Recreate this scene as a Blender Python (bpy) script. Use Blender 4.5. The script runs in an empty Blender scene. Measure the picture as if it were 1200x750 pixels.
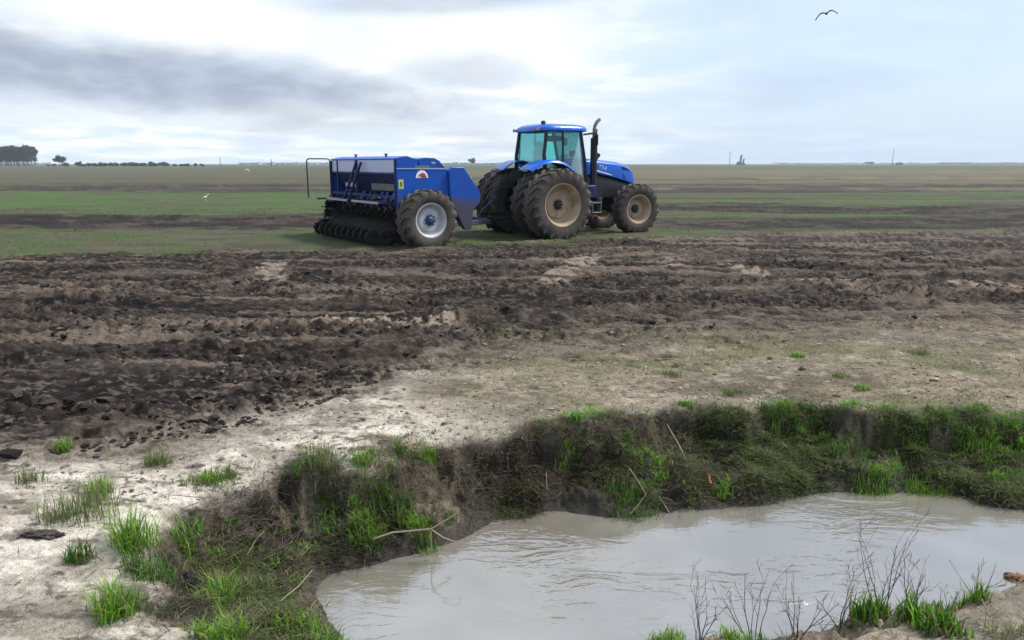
import bpy, bmesh, math, random
import numpy as np
from mathutils import Vector, Matrix

R = math.radians
random.seed(7)
rng = np.random.default_rng(11)
scene = bpy.context.scene
C = scene.collection

# ------------------------------------------------------------------ camera
CAM_H, F_PX, PITCH = 2.0, 870.0, R(11.88)
cam = bpy.data.cameras.new('camera')
cam.sensor_fit = 'HORIZONTAL'
cam.sensor_width = 36.0
cam.lens = 36.0 * F_PX / 1200.0
cam.clip_start, cam.clip_end = 0.05, 20000
camo = bpy.data.objects.new('camera', cam)
C.objects.link(camo)
camo.location = (0, 0, CAM_H)
camo.rotation_euler = (R(90) - PITCH, 0, 0)
scene.camera = camo

# ------------------------------------------------------------------ sky, sun, exposure
SUN_AZ, SUN_EL = R(72), R(52)          # azimuth clockwise from +Y (straight ahead)
world = bpy.data.worlds.new('World')
scene.world = world
world.use_nodes = True
wt = world.node_tree
wt.nodes.clear()


class NT:
    """small helper for wiring node trees"""
    def __init__(self, tree):
        self.t = tree

    def n(self, kind, **kw):
        nd = self.t.nodes.new(kind)
        for k, v in kw.items():
            setattr(nd, k, v)
        return nd

    def link(self, a, b):
        self.t.links.new(a, b)

    def put(self, sock, v):
        if isinstance(v, bpy.types.NodeSocket):
            self.link(v, sock)
        else:
            if isinstance(v, tuple) and len(v) == 3 and sock.type == 'RGBA':
                v = (*v, 1)
            sock.default_value = v

    def math(self, op, a, b=None, c=None, clamp=False):
        nd = self.n('ShaderNodeMath', operation=op, use_clamp=clamp)
        self.put(nd.inputs[0], a)
        if b is not None:
            self.put(nd.inputs[1], b)
        if c is not None:
            self.put(nd.inputs[2], c)
        return nd.outputs[0]

    def noise(self, vec, scale, detail=4, rough=0.55, dist=0.0):
        nd = self.n('ShaderNodeTexNoise')
        if vec is not None:
            self.link(vec, nd.inputs['Vector'])
        nd.inputs['Scale'].default_value = scale
        nd.inputs['Detail'].default_value = detail
        nd.inputs['Roughness'].default_value = rough
        nd.inputs['Distortion'].default_value = dist
        return nd.outputs['Fac']

    def mapr(self, v, a, b, c=0.0, d=1.0, smooth=True):
        nd = self.n('ShaderNodeMapRange')
        nd.interpolation_type = 'SMOOTHSTEP' if smooth else 'LINEAR'
        self.put(nd.inputs[0], v)
        for i, q in enumerate((a, b, c, d)):
            nd.inputs[1 + i].default_value = q
        return nd.outputs[0]

    def mix(self, fac, a, b, blend='MIX'):
        nd = self.n('ShaderNodeMix', data_type='RGBA', blend_type=blend)
        self.put(nd.inputs[0], fac)
        self.put(nd.inputs[6], a)
        self.put(nd.inputs[7], b)
        return nd.outputs[2]


w = NT(wt)
sky = w.n('ShaderNodeTexSky', sky_type='NISHITA')
sky.sun_disc = False
sky.sun_elevation = SUN_EL
sky.sun_rotation = SUN_AZ
sky.air_density = 1.0
sky.dust_density = 2.0
sky.ozone_density = 1.5
tc = w.n('ShaderNodeTexCoord')
nrm = w.n('ShaderNodeVectorMath', operation='NORMALIZE')
w.link(tc.outputs['Generated'], nrm.inputs[0])
sep = w.n('ShaderNodeSeparateXYZ')
w.link(nrm.outputs[0], sep.inputs[0])
sx, sy, sz = sep.outputs
az = w.math('MULTIPLY', w.math('ARCTAN2', sx, sy), 180 / math.pi)      # degrees right of straight ahead
el = w.math('MULTIPLY', w.math('ARCSINE', sz), 180 / math.pi)
# cloud-plane coordinates: clouds flatten towards the horizon
den = w.math('ADD', w.math('MAXIMUM', sz, 0.0), 0.11)
cmb = w.n('ShaderNodeCombineXYZ')
w.link(w.math('DIVIDE', sx, den), cmb.inputs[0])
w.link(w.math('DIVIDE', sy, den), cmb.inputs[1])
cp = cmb.outputs[0]
n1 = w.noise(cp, 0.75, 6, 0.55, 0.3)
n2 = w.noise(cp, 1.9, 5, 0.5, 0.3)
n3 = w.noise(cp, 0.33, 3, 0.5)
cmb2 = w.n('ShaderNodeCombineXYZ')
w.link(w.math('MULTIPLY', az, 0.16), cmb2.inputs[0])
w.link(w.math('MULTIPLY', el, 0.42), cmb2.inputs[1])
n4 = w.noise(cmb2.outputs[0], 1.0, 6, 0.5, 0.4)
n5 = w.noise(cmb2.outputs[0], 2.4, 5, 0.5, 0.3)


def blob(a0, e0, ra, re, tilt, edge=0.5, amp=0.9):
    """soft cloud body around a direction (degrees), ragged by noise"""
    da = w.math('SUBTRACT', az, a0)
    de = w.math('SUBTRACT', w.math('SUBTRACT', el, e0), w.math('MULTIPLY', da, tilt))
    q = w.math('ADD', w.math('POWER', w.math('DIVIDE', da, ra), 2.0),
               w.math('POWER', w.math('ABSOLUTE', w.math('DIVIDE', de, re)), 2.0))
    q = w.math('ADD', w.math('SQRT', q), w.math('MULTIPLY', w.math('SUBTRACT', n4, 0.5), amp * 2))
    q = w.math('ADD', q, w.math('MULTIPLY', w.math('SUBTRACT', n5, 0.5), amp * 0.35))
    return w.mapr(q, 1 + edge, 1 - edge)


# veil of high cloud over a blue sky, thinner to the right
thin = w.math('ADD', w.math('MULTIPLY', n1, 1.0), w.math('MULTIPLY', n3, 0.6))
thin = w.math('SUBTRACT', thin, w.mapr(az, 0, 40, 0.0, 0.30))
veil = w.mapr(thin, 0.38, 0.88, 0.50, 1.0)
veil = w.math('MAXIMUM', veil, w.mapr(el, 9.0, 1.0, 0.0, 0.80))
# grey bodies
g1 = blob(-26, 5.7, 19, 2.1, -0.07, 0.62, 0.60)
g2 = blob(-3.5, 6.6, 5.0, 1.3, 0.05, 0.6, 0.8)
g3 = blob(20.5, 5.3, 4.5, 1.3, 0.02, 0.7, 0.8)
g4 = blob(-4, 11.4, 10, 0.8, 0.06, 0.6, 0.7)
g5 = blob(-8, 3.0, 9, 0.9, 0.0, 0.6, 0.6)
high = w.math('MULTIPLY', w.mapr(n1, 0.50, 0.72), w.mapr(el, 14, 30))
grey = w.math('MAXIMUM', w.math('MULTIPLY', g1, 0.82),
              w.math('MAXIMUM', w.math('MULTIPLY', g2, 0.40),
                     w.math('MAXIMUM', w.math('MULTIPLY', g3, 0.22),
                            w.math('MAXIMUM', w.math('MULTIPLY', g4, 0.45), w.math('MULTIPLY', g5, 0.28)))))
grey = w.math('MAXIMUM', grey, w.math('MULTIPLY', high, 0.5))
# white puffs
puff = w.math('MULTIPLY', w.mapr(n2, 0.36, 0.66), w.mapr(n3, 0.28, 0.56))
w1 = blob(-22, 9.3, 9, 2.3, 0.0, 0.6, 0.8)
w2 = blob(-4, 8.6, 11, 3.0, 0.0, 0.7, 0.8)
w3 = blob(-14, 3.4, 20, 1.2, 0.0, 0.7, 0.5)
puff = w.math('MAXIMUM', puff, w.math('MAXIMUM', w1, w.math('MAXIMUM', w.math('MULTIPLY', w2, 0.9), w.math('MULTIPLY', w3, 0.55))))
puff = w.math('MULTIPLY', puff, w.mapr(az, 22, -2, 0.15, 1.0))
veilc = w.mix(w.mapr(az, -5, 28), (0.66, 0.77, 0.90), (0.57, 0.715, 0.93))
white = w.mix(puff, veilc, (0.93, 0.95, 0.97))
greyc = w.mix(w.mapr(n5, 0.3, 0.7), (0.27, 0.32, 0.42), (0.37, 0.43, 0.54))
cloud = w.mix(grey, white, greyc)
bg_sky = w.n('ShaderNodeBackground')
bg_sky.inputs[1].default_value = 0.115
w.link(sky.outputs[0], bg_sky.inputs[0])
bg_cl = w.n('ShaderNodeBackground')
w.link(cloud, bg_cl.inputs[0])
bg_cl.inputs[1].default_value = 0.90
ms = w.n('ShaderNodeMixShader')
w.link(w.math('MAXIMUM', veil, grey), ms.inputs[0])
w.link(bg_sky.outputs[0], ms.inputs[1])
w.link(bg_cl.outputs[0], ms.inputs[2])
wo = w.n('ShaderNodeOutputWorld')
w.link(ms.outputs[0], wo.inputs[0])

sun = bpy.data.lights.new('sun', 'SUN')
sun.energy = 4.2
sun.angle = R(11)
sun.color = (1.0, 0.96, 0.90)
suno = bpy.data.objects.new('sun', sun)
C.objects.link(suno)
sdir = Vector((math.sin(SUN_AZ) * math.cos(SUN_EL), math.cos(SUN_AZ) * math.cos(SUN_EL), math.sin(SUN_EL)))
suno.rotation_euler = (-sdir).to_track_quat('-Z', 'Y').to_euler()
suno.location = (0, 0, 60)

vs = scene.view_settings
vs.view_transform = 'Standard'
vs.look = 'None'
vs.exposure = 0.42
vs.gamma = 1.0
vs.use_curve_mapping = False


# ------------------------------------------------------------------ helpers
def at(px, py, z=0.0):
    """a point of the place: where the sight line of a spot in the photograph meets the height z"""
    u, v = (px - 600) / F_PX, (375 - py) / F_PX
    dy = math.cos(PITCH) + v * math.sin(PITCH)
    dz = -math.sin(PITCH) + v * math.cos(PITCH)
    t = (z - CAM_H) / dz
    return (u * t, dy * t)


def at_d(px, py, d):
    """the same sight line met at ground distance d"""
    u, v = (px - 600) / F_PX, (375 - py) / F_PX
    dy = math.cos(PITCH) + v * math.sin(PITCH)
    dz = -math.sin(PITCH) + v * math.cos(PITCH)
    t = d / dy
    return Vector((u * t, d, CAM_H + dz * t))


def _hash(ix, iy, seed):
    h = (ix.astype(np.int64) * 374761393 + iy.astype(np.int64) * 668265263 + seed * 1442695041) & 0xffffffff
    h = ((h ^ (h >> 13)) * 1274126177) & 0xffffffff
    h = ((h ^ (h >> 15)) * 2246822519) & 0xffffffff
    return ((h ^ (h >> 16)) & 0xffffff) / float(0xffffff)


def vnoise(x, y, seed=0):
    ix, iy = np.floor(x), np.floor(y)
    fx, fy = x - ix, y - iy
    fx = fx * fx * (3 - 2 * fx)
    fy = fy * fy * (3 - 2 * fy)
    a, b = _hash(ix, iy, seed), _hash(ix + 1, iy, seed)
    c, d = _hash(ix, iy + 1, seed), _hash(ix + 1, iy + 1, seed)
    return (a + (b - a) * fx) * (1 - fy) + (c + (d - c) * fx) * fy


def fbm(x, y, octv=4, seed=0, gain=0.5):
    s, a, tot = 0.0, 1.0, 0.0
    for i in range(octv):
        c, sn = math.cos(i * 0.7), math.sin(i * 0.7)
        k = 2.03 ** i
        s = s + a * vnoise((x * c - y * sn) * k + i * 17.3, (x * sn + y * c) * k - i * 9.1, seed + i * 31)
        tot += a
        a *= gain
    return s / tot


def clods(x, y, seed, fill=0.8):
    """rounded lumps, one in most cells of a jittered grid: height 0..1"""
    ix, iy = np.floor(x), np.floor(y)
    out = np.zeros(x.shape)
    for ox in (-1, 0, 1):
        for oy in (-1, 0, 1):
            cx, cy = ix + ox, iy + oy
            h1, h2, h3 = _hash(cx, cy, seed), _hash(cx, cy, seed + 7), _hash(cx, cy, seed + 13)
            r = 0.25 + 0.55 * h3
            d2 = ((x - cx - h1) ** 2 + (y - cy - h2) ** 2) / (r * r)
            k = np.where(h3 * 0.61 + h1 * 0.39 < fill, np.sqrt(np.maximum(0, 1 - d2)) * r * 1.25, 0)
            out = np.maximum(out, k)
    return out


def sstep(a, b, x):
    t = np.clip((x - a) / (b - a), 0, 1)
    return t * t * (3 - 2 * t)


def poly_sd(X, Y, P):
    """signed distance to a polygon, negative inside"""
    P = np.asarray(P, float)
    Q = np.roll(P, -1, 0)
    d2 = np.full(X.shape, 1e9)
    ins = np.zeros(X.shape, bool)
    for (ax, ay), (bx, by) in zip(P, Q):
        ex, ey = bx - ax, by - ay
        L = ex * ex + ey * ey + 1e-12
        t = np.clip(((X - ax) * ex + (Y - ay) * ey) / L, 0, 1)
        d2 = np.minimum(d2, (X - ax - t * ex) ** 2 + (Y - ay - t * ey) ** 2)
        c = ((ay > Y) != (by > Y))
        xi = ax + (Y - ay) / (by - ay if by != ay else 1e-9) * ex
        ins ^= c & (X < xi)
    d = np.sqrt(d2)
    return np.where(ins, -d, d)


def tag(o, label=None, cat=None, group=None, kind=None):
    if label:
        o['label'] = label
    if cat:
        o['category'] = cat
    if group:
        o['group'] = group
    if kind:
        o['kind'] = kind
    return o


def empty(name, loc=(0, 0, 0), rz=0.0, parent=None):
    o = bpy.data.objects.new(name, None)
    o.empty_display_size = 0.2
    C.objects.link(o)
    o.location = loc
    o.rotation_euler = (0, 0, rz)
    o.parent = parent
    return o


def np_mesh(name, V, F, mat, col=None, smooth=True, parent=None):
    """mesh object from numpy arrays; F is (n,3) or (n,4); col is per-vertex rgb"""
    me = bpy.data.meshes.new(name)
    V = np.ascontiguousarray(V, np.float32)
    F = np.ascontiguousarray(F, np.int32)
    k = F.shape[1]
    me.vertices.add(len(V))
    me.vertices.foreach_set('co', V.ravel())
    me.loops.add(F.size)
    me.loops.foreach_set('vertex_index', F.ravel())
    me.polygons.add(len(F))
    me.polygons.foreach_set('loop_start', np.arange(0, F.size, k, dtype=np.int32))
    me.polygons.foreach_set('loop_total', np.full(len(F), k, np.int32))
    me.polygons.foreach_set('use_smooth', np.full(len(F), smooth, bool))
    if col is not None:
        at_ = me.color_attributes.new('Col', 'FLOAT_COLOR', 'POINT')
        c4 = np.ones((len(V), 4), np.float32)
        c4[:, :3] = col
        at_.data.foreach_set('color', c4.ravel())
    me.update()
    me.validate()
    me.materials.append(mat)
    o = bpy.data.objects.new(name, me)
    C.objects.link(o)
    o.parent = parent
    return o


class MB:
    """collects shapes; build() links them as one mesh object"""
    def __init__(self):
        self.v, self.f = [], []

    def add(self, vs_, fs):
        b = len(self.v)
        self.v += [tuple(p) for p in vs_]
        self.f += [tuple(i + b for i in f) for f in fs]
        return self

    def box(self, c, s, rot=None):
        h = Vector(s) / 2
        pts = [Vector((x * h.x, y * h.y, z * h.z)) for x in (-1, 1) for y in (-1, 1) for z in (-1, 1)]
        if rot is not None:
            pts = [rot @ p for p in pts]
        c = Vector(c)
        return self.add([p + c for p in pts],
                        [(0, 1, 3, 2), (4, 6, 7, 5), (0, 4, 5, 1), (2, 3, 7, 6), (0, 2, 6, 4), (1, 5, 7, 3)])

    def bar(self, p, q, wd, ht):
        p, q = Vector(p), Vector(q)
        d = q - p
        return self.box((p + q) / 2, (d.length, wd, ht), d.to_track_quat('X', 'Z').to_matrix())

    def tube(self, pts, r, n=8, closed=False, cap=True):
        pts = [Vector(p) for p in pts]
        m = len(pts)
        rs = r if isinstance(r, (list, tuple)) else [r] * m
        rings = []
        up = Vector((0.13, 0.21, 1)).normalized()
        for i, p in enumerate(pts):
            a = pts[(i - 1) % m] if (closed or i > 0) else p
            b = pts[(i + 1) % m] if (closed or i < m - 1) else p
            d = (b - a).normalized()
            s = d.cross(up)
            if s.length < 0.05:
                s = d.cross(Vector((1, 0, 0)))
            s.normalize()
            t = s.cross(d).normalized()
            rings.append([p + (s * math.cos(k * 2 * math.pi / n) + t * math.sin(k * 2 * math.pi / n)) * rs[i] for k in range(n)])
        vs_ = [p for rg in rings for p in rg]
        fs = []
        for i in range(m if closed else m - 1):
            j = (i + 1) % m
            for k in range(n):
                k2 = (k + 1) % n
                fs.append((i * n + k, i * n + k2, j * n + k2, j * n + k))
        if cap and not closed:
            fs.append(tuple(range(n))[::-1])
            fs.append(tuple(range((m - 1) * n, m * n)))
        return self.add(vs_, fs)

    def lathe(self, prof, n=32, closed=False, c=(0, 0, 0)):
        """prof: (r, y) pairs turned about the y axis"""
        vs_, fs, m = [], [], len(prof)
        for r, y in prof:
            for k in range(n):
                a = 2 * math.pi * k / n
                vs_.append((c[0] + r * math.cos(a), c[1] + y, c[2] + r * math.sin(a)))
        for i in range(m if closed else m - 1):
            j = (i + 1) % m
            for k in range(n):
                k2 = (k + 1) % n
                fs.append((i * n + k, i * n + k2, j * n + k2, j * n + k))
        return self.add(vs_, fs)

    def disc_cap(self, r, y, n=32, c=(0, 0, 0), flip=False):
        vs_ = [(c[0] + r * math.cos(2 * math.pi * k / n), c[1] + y, c[2] + r * math.sin(2 * math.pi * k / n)) for k in range(n)]
        f = tuple(range(n))
        return self.add(vs_, [f[::-1] if flip else f])

    def prism(self, prof, y0, y1):
        """prof: (x, z) polygon extruded along y"""
        n = len(prof)
        vs_ = [(x, y0, z) for x, z in prof] + [(x, y1, z) for x, z in prof]
        fs = [tuple(range(n)), tuple(range(n, 2 * n))[::-1]]
        fs += [(i, n + i, n + (i + 1) % n, (i + 1) % n) for i in range(n)]
        return self.add(vs_, fs)

    def loft(self, rings, cap=True, wrap=True):
        n, m = len(rings[0]), len(rings)
        vs_ = [p for rg in rings for p in rg]
        fs = []
        for i in range(m - 1):
            for k in range(n if wrap else n - 1):
                k2 = (k + 1) % n
                fs.append((i * n + k, i * n + k2, (i + 1) * n + k2, (i + 1) * n + k))
        if cap:
            fs.append(tuple(range(n))[::-1])
            fs.append(tuple(range((m - 1) * n, m * n)))
        return self.add(vs_, fs)

    def build(self, name, mat, parent=None, bevel=0.0, smooth=35):
        me = bpy.data.meshes.new(name)
        me.from_pydata(self.v, [], self.f)
        bm = bmesh.new()
        bm.from_mesh(me)
        bmesh.ops.recalc_face_normals(bm, faces=bm.faces)
        bm.to_mesh(me)
        bm.free()
        me.polygons.foreach_set('use_smooth', [True] * len(me.polygons))
        me.set_sharp_from_angle(angle=R(smooth))
        me.materials.append(mat)
        o = bpy.data.objects.new(name, me)
        C.objects.link(o)
        o.parent = parent
        if bevel:
            b = o.modifiers.new('bevel', 'BEVEL')
            b.width = bevel
            b.segments = 2
            b.limit_method = 'ANGLE'
        return o


def copy_tree(o, parent=None):
    c = o.copy()
    C.objects.link(c)
    c.parent = parent
    for ch in list(o.children):
        copy_tree(ch, c)
    return c


# ------------------------------------------------------------------ materials
def new_mat(name):
    m = bpy.data.materials.new(name)
    m.use_nodes = True
    t = NT(m.node_tree)
    return m, t, m.node_tree.nodes['Principled BSDF']


def paint(name, col, rough=0.35, dirt=0.25, dirt_col=(0.10, 0.085, 0.07), metal=0.0, scale=4.0, coat=0.0, splash=0.0):
    m, t, p = new_mat(name)
    g = t.n('ShaderNodeTexCoord').outputs['Object']
    a = t.noise(g, scale, 6, 0.65, 0.4)
    b = t.noise(g, scale * 7, 4, 0.6)
    f = t.math('MULTIPLY', t.mapr(t.math('ADD', t.math('MULTIPLY', a, 0.75), t.math('MULTIPLY', b, 0.25)), 0.46, 0.74), dirt)
    cl = t.mix(f, col, dirt_col)
    if splash:      # dried mud thrown up from the ground, thinning with height
        sp = t.n('ShaderNodeSeparateXYZ')
        t.link(g, sp.inputs[0])
        low = t.mapr(sp.outputs[2], splash + 0.9, splash - 0.7, -0.25, 0.30)
        mudn = t.math('ADD', t.math('ADD', t.math('MULTIPLY', t.noise(g, 2.6, 6, 0.7, 0.6), 0.65), t.math('MULTIPLY', t.noise(g, 22, 4, 0.7), 0.35)), low)
        mf = t.math('MULTIPLY', t.mapr(mudn, 0.52, 0.66), 0.85)
        cl = t.mix(mf, cl, (0.075, 0.058, 0.046))
        f = t.math('MAXIMUM', f, mf)
    t.link(cl, p.inputs['Base Color'])
    t.link(t.math('ADD', t.math('MULTIPLY', f, 0.5), rough, clamp=True), p.inputs['Roughness'])
    p.inputs['Metallic'].default_value = metal
    p.inputs['Coat Weight'].default_value = coat
    p.inputs['Specular IOR Level'].default_value = 0.35
    bp = t.n('ShaderNodeBump')
    bp.inputs['Strength'].default_value = 0.08
    bp.inputs['Distance'].default_value = 0.01
    t.link(b, bp.inputs['Height'])
    t.link(bp.outputs[0], p.inputs['Normal'])
    return m


M = {}
M['blue'] = paint('blue_paint', (0.003, 0.100, 0.50), 0.30, 0.22, (0.05, 0.05, 0.06), coat=0.2, splash=1.1)
M['drill_blue'] = paint('drill_blue_paint', (0.002, 0.072, 0.40), 0.40, 0.35, (0.035, 0.035, 0.045), splash=1.1)
M['navy'] = paint('navy_paint', (0.006, 0.016, 0.085), 0.5, 0.4, (0.03, 0.028, 0.028), splash=0.7)
M['black'] = paint('black_metal', (0.012, 0.015, 0.02), 0.45, 0.4, (0.05, 0.042, 0.035), splash=0.6)
M['mudblack'] = paint('muddy_iron', (0.009, 0.0085, 0.0085), 0.8, 0.75, (0.024, 0.0195, 0.0165), scale=9)  # mud on iron, darkened further with underside shade put into the colour
M['greymetal'] = paint('grey_metal', (0.16, 0.155, 0.15), 0.5, 0.5, (0.10, 0.08, 0.06))
M['chrome'] = paint('worn_silver', (0.26, 0.26, 0.27), 0.32, 0.3, metal=0.8)
M['panel'] = paint('pale_panel', (0.40, 0.45, 0.66), 0.25, 0.3, (0.26, 0.29, 0.44), scale=1.2)
M['tan_rim'] = paint('muddy_cream_rim', (0.40, 0.30, 0.20), 0.65, 0.95, (0.15, 0.10, 0.065), scale=3)
M['white_rim'] = paint('white_rim', (0.47, 0.47, 0.48), 0.55, 0.7, (0.20, 0.175, 0.155), scale=3.5)
M['hubdark'] = paint('dark_hub', (0.02, 0.022, 0.028), 0.6, 0.6)
M['hubblue'] = paint('blue_hub', (0.012, 0.05, 0.12), 0.5, 0.5)
M['tread_steel'] = paint('step_steel', (0.33, 0.33, 0.35), 0.45, 0.5, (0.12, 0.10, 0.09))
M['white'] = paint('white_print', (0.78, 0.80, 0.84), 0.5, 0.15)
M['yellow'] = paint('yellow_print', (0.52, 0.58, 0.08), 0.5, 0.3)
M['red'] = paint('red_print', (0.42, 0.07, 0.05), 0.5, 0.2)
M['greyprint'] = paint('grey_print', (0.12, 0.12, 0.13), 0.5, 0.2)
M['seat'] = paint('seat_cloth', (0.02, 0.022, 0.026), 0.85, 0.2)
M['screen'] = paint('monitor_shell', (0.02, 0.06, 0.07), 0.4, 0.1)


def tyre_mat(name, mud, amount):
    m, t, p = new_mat(name)
    g = t.n('ShaderNodeTexCoord').outputs['Object']
    a = t.noise(g, 3.0, 6, 0.65, 0.5)
    b = t.noise(g, 26, 5, 0.65)
    f = t.mapr(t.math('ADD', t.math('MULTIPLY', a, 0.7), t.math('MULTIPLY', b, 0.3)), 0.50 - amount * 0.3, 0.72 - amount * 0.25)
    t.link(t.mix(f, (0.017, 0.016, 0.016), mud), p.inputs['Base Color'])
    p.inputs['Roughness'].default_value = 0.85
    bp = t.n('ShaderNodeBump')
    bp.inputs['Strength'].default_value = 0.6
    bp.inputs['Distance'].default_value = 0.02
    t.link(b, bp.inputs['Height'])
    t.link(bp.outputs[0], p.inputs['Normal'])
    return m


M['tyre'] = tyre_mat('muddy_tyre', (0.072, 0.058, 0.048), 0.65)
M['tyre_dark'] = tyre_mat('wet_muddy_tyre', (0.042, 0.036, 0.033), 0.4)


def glass_mat():
    m, t, p = new_mat('tinted_glass')
    nt = m.node_tree
    out = nt.nodes['Material Output']
    tr = t.n('ShaderNodeBsdfTransparent')
    tr.inputs[0].default_value = (0.54, 0.87, 0.85, 1)
    gl = t.n('ShaderNodeBsdfGlossy')
    gl.inputs['Roughness'].default_value = 0.03
    gl.inputs['Color'].default_value = (0.85, 0.95, 1, 1)
    fr = t.n('ShaderNodeFresnel')
    fr.inputs[0].default_value = 1.45
    mx = t.n('ShaderNodeMixShader')
    t.link(t.math('ADD', t.math('MULTIPLY', fr.outputs[0], 0.8), 0.02), mx.inputs[0])
    t.link(tr.outputs[0], mx.inputs[1])
    t.link(gl.outputs[0], mx.inputs[2])
    t.link(mx.outputs[0], out.inputs[0])
    return m


M['glass'] = glass_mat()


def veg_mat(name, trans=0.35, rough=0.6):
    """leaf and blade colour comes from each blade's own colour"""
    m, t, p = new_mat(name)
    nt = m.node_tree
    a = t.n('ShaderNodeVertexColor', layer_name='Col').outputs[0]
    t.link(a, p.inputs['Base Color'])
    p.inputs['Roughness'].default_value = rough
    p.inputs['Specular IOR Level'].default_value = 0.25
    tl = t.n('ShaderNodeBsdfTranslucent')
    t.link(a, tl.inputs[0])
    mx = t.n('ShaderNodeMixShader')
    mx.inputs[0].default_value = trans
    t.link(p.outputs[0], mx.inputs[1])
    t.link(tl.outputs[0], mx.inputs[2])
    t.link(mx.outputs[0], nt.nodes['Material Output'].inputs[0])
    return m


M['veg'] = veg_mat('blades')
M['deadveg'] = veg_mat('dry_stems', 0.1, 0.9)
M['twig'] = paint('dark_twig', (0.075, 0.058, 0.048), 0.9, 0.5, (0.035, 0.03, 0.028), scale=20)
M['paletwig'] = paint('pale_dead_twig', (0.30, 0.25, 0.18), 0.9, 0.5, (0.14, 0.11, 0.085), scale=20)
M['bark'] = paint('bark', (0.10, 0.08, 0.075), 0.9, 0.4)
M['farconcrete'] = paint('weathered_cladding', (0.09, 0.15, 0.17), 0.8, 0.3)
M['feather_white'] = paint('white_feathers', (0.80, 0.80, 0.78), 0.8, 0.1)
M['feather_dark'] = paint('dark_feathers', (0.035, 0.04, 0.05), 0.8, 0.2)
M['leaf_orange'] = paint('orange_leaf', (0.55, 0.16, 0.06), 0.7, 0.3)


def soil_mat():
    m, t, p = new_mat('soil')
    a = t.n('ShaderNodeVertexColor', layer_name='Col').outputs[0]
    g = t.n('ShaderNodeTexCoord').outputs['Object']
    f1 = t.noise(g, 24, 6, 0.7, 0.2)
    f2 = t.noise(g, 90, 4, 0.65)
    f3 = t.noise(g, 7, 5, 0.6)
    k = t.math('ADD', t.math('MULTIPLY', f1, 0.5), t.math('ADD', t.math('MULTIPLY', f2, 0.25), t.math('MULTIPLY', f3, 0.25)))
    br = t.mapr(k, 0.34, 0.66, 0.38, 1.62, smooth=False)
    cb = t.n('ShaderNodeCombineXYZ')
    for i in range(3):
        t.link(br, cb.inputs[i])
    t.link(t.mix(1.0, a, cb.outputs[0], 'MULTIPLY'), p.inputs['Base Color'])
    p.inputs['Roughness'].default_value = 0.9
    p.inputs['Specular IOR Level'].default_value = 0.2
    bp = t.n('ShaderNodeBump')
    bp.inputs['Strength'].default_value = 0.9
    bp.inputs['Distance'].default_value = 0.035
    t.link(t.math('ADD', f1, t.math('MULTIPLY', f2, 0.5)), bp.inputs['Height'])
    t.link(bp.outputs[0], p.inputs['Normal'])
    return m


M['soil'] = soil_mat()


def water_mat():
    m, t, p = new_mat('muddy_water')
    g = t.n('ShaderNodeTexCoord').outputs['Object']
    a = t.noise(g, 1.1, 4, 0.5, 0.6)
    t.link(t.mix(t.mapr(a, 0.3, 0.75), (0.150, 0.136, 0.113), (0.20, 0.190, 0.172)), p.inputs['Base Color'])
    p.inputs['Roughness'].default_value = 0.045
    p.inputs['IOR'].default_value = 2.9
    p.inputs['Specular IOR Level'].default_value = 0.6
    mp = t.n('ShaderNodeMapping')
    mp.inputs['Scale'].default_value = (1.0, 2.6, 1.0)
    mp.inputs['Rotation'].default_value = (0, 0, 0.12)
    t.link(g, mp.inputs[0])
    r1 = t.noise(mp.outputs[0], 2.6, 3, 0.5, 1.4)
    r2 = t.noise(mp.outputs[0], 11, 2, 0.5, 0.8)
    patch = t.mapr(t.noise(g, 0.8, 2, 0.5), 0.42, 0.62, 0.12, 1.0)
    hh = t.math('MULTIPLY', t.math('ADD', r1, t.math('MULTIPLY', r2, 0.22)), patch)
    bp = t.n('ShaderNodeBump')
    bp.inputs['Strength'].default_value = 0.6
    bp.inputs['Distance'].default_value = 0.035
    t.link(hh, bp.inputs['Height'])
    t.link(bp.outputs[0], p.inputs['Normal'])
    return m


M['water'] = water_mat()

# ------------------------------------------------------------------ the ground
WATER_Z = -0.5
_far = [(372, 700), (376, 688), (384, 677), (421, 670), (460, 657), (496, 646), (537, 633), (570, 619), (590, 612), (615, 612),
        (640, 604), (661, 601), (694, 605), (735, 611), (770, 609), (800, 605), (821, 603), (860, 598), (904, 593), (935, 585),
        (962, 580), (1011, 582), (1060, 580), (1131, 584), (1146, 593), (1200, 600), (1290, 606)]
_near = [(1330, 700), (1200, 706), (1150, 704), (1100, 716), (1040, 726), (970, 736), (900, 742), (860, 745), (770, 748),
         (730, 764), (660, 800), (560, 815), (470, 800), (415, 765), (404, 740), (389, 714)]
WATER = [at(x, y, WATER_Z) for x, y in _far] + [(9.0, 5.0), (16, 5.4), (16, 3.7), (9.0, 3.55)] + [at(x, y, WATER_Z) for x, y in _near]
_top = [(205, 690), (215, 640), (235, 600), (262, 572), (300, 552), (340, 536), (400, 538), (427, 534), (460, 523), (493, 519),
        (545, 510), (587, 502), (613, 495), (667, 497), (700, 493), (757, 485), (809, 482), (827, 476), (872, 486), (927, 474),
        (940, 473), (990, 480), (1031, 483), (1090, 486), (1147, 482), (1200, 484), (1300, 486)]
_topn = [(1340, 682), (1200, 686), (1150, 692), (1100, 708), (1040, 720), (970, 738), (900, 748), (800, 760), (740, 785)]
TOP = ([at(x, y, 0) for x, y in _top] + [(9.0, 6.0), (16, 6.4), (16, 3.2), (9.0, 3.0)] + [at(x, y, -0.2) for x, y in _topn]
       + [(0.3, 2.1), (-0.5, 2.2), (-0.95, 2.6), (-1.15, 2.95)])

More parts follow.
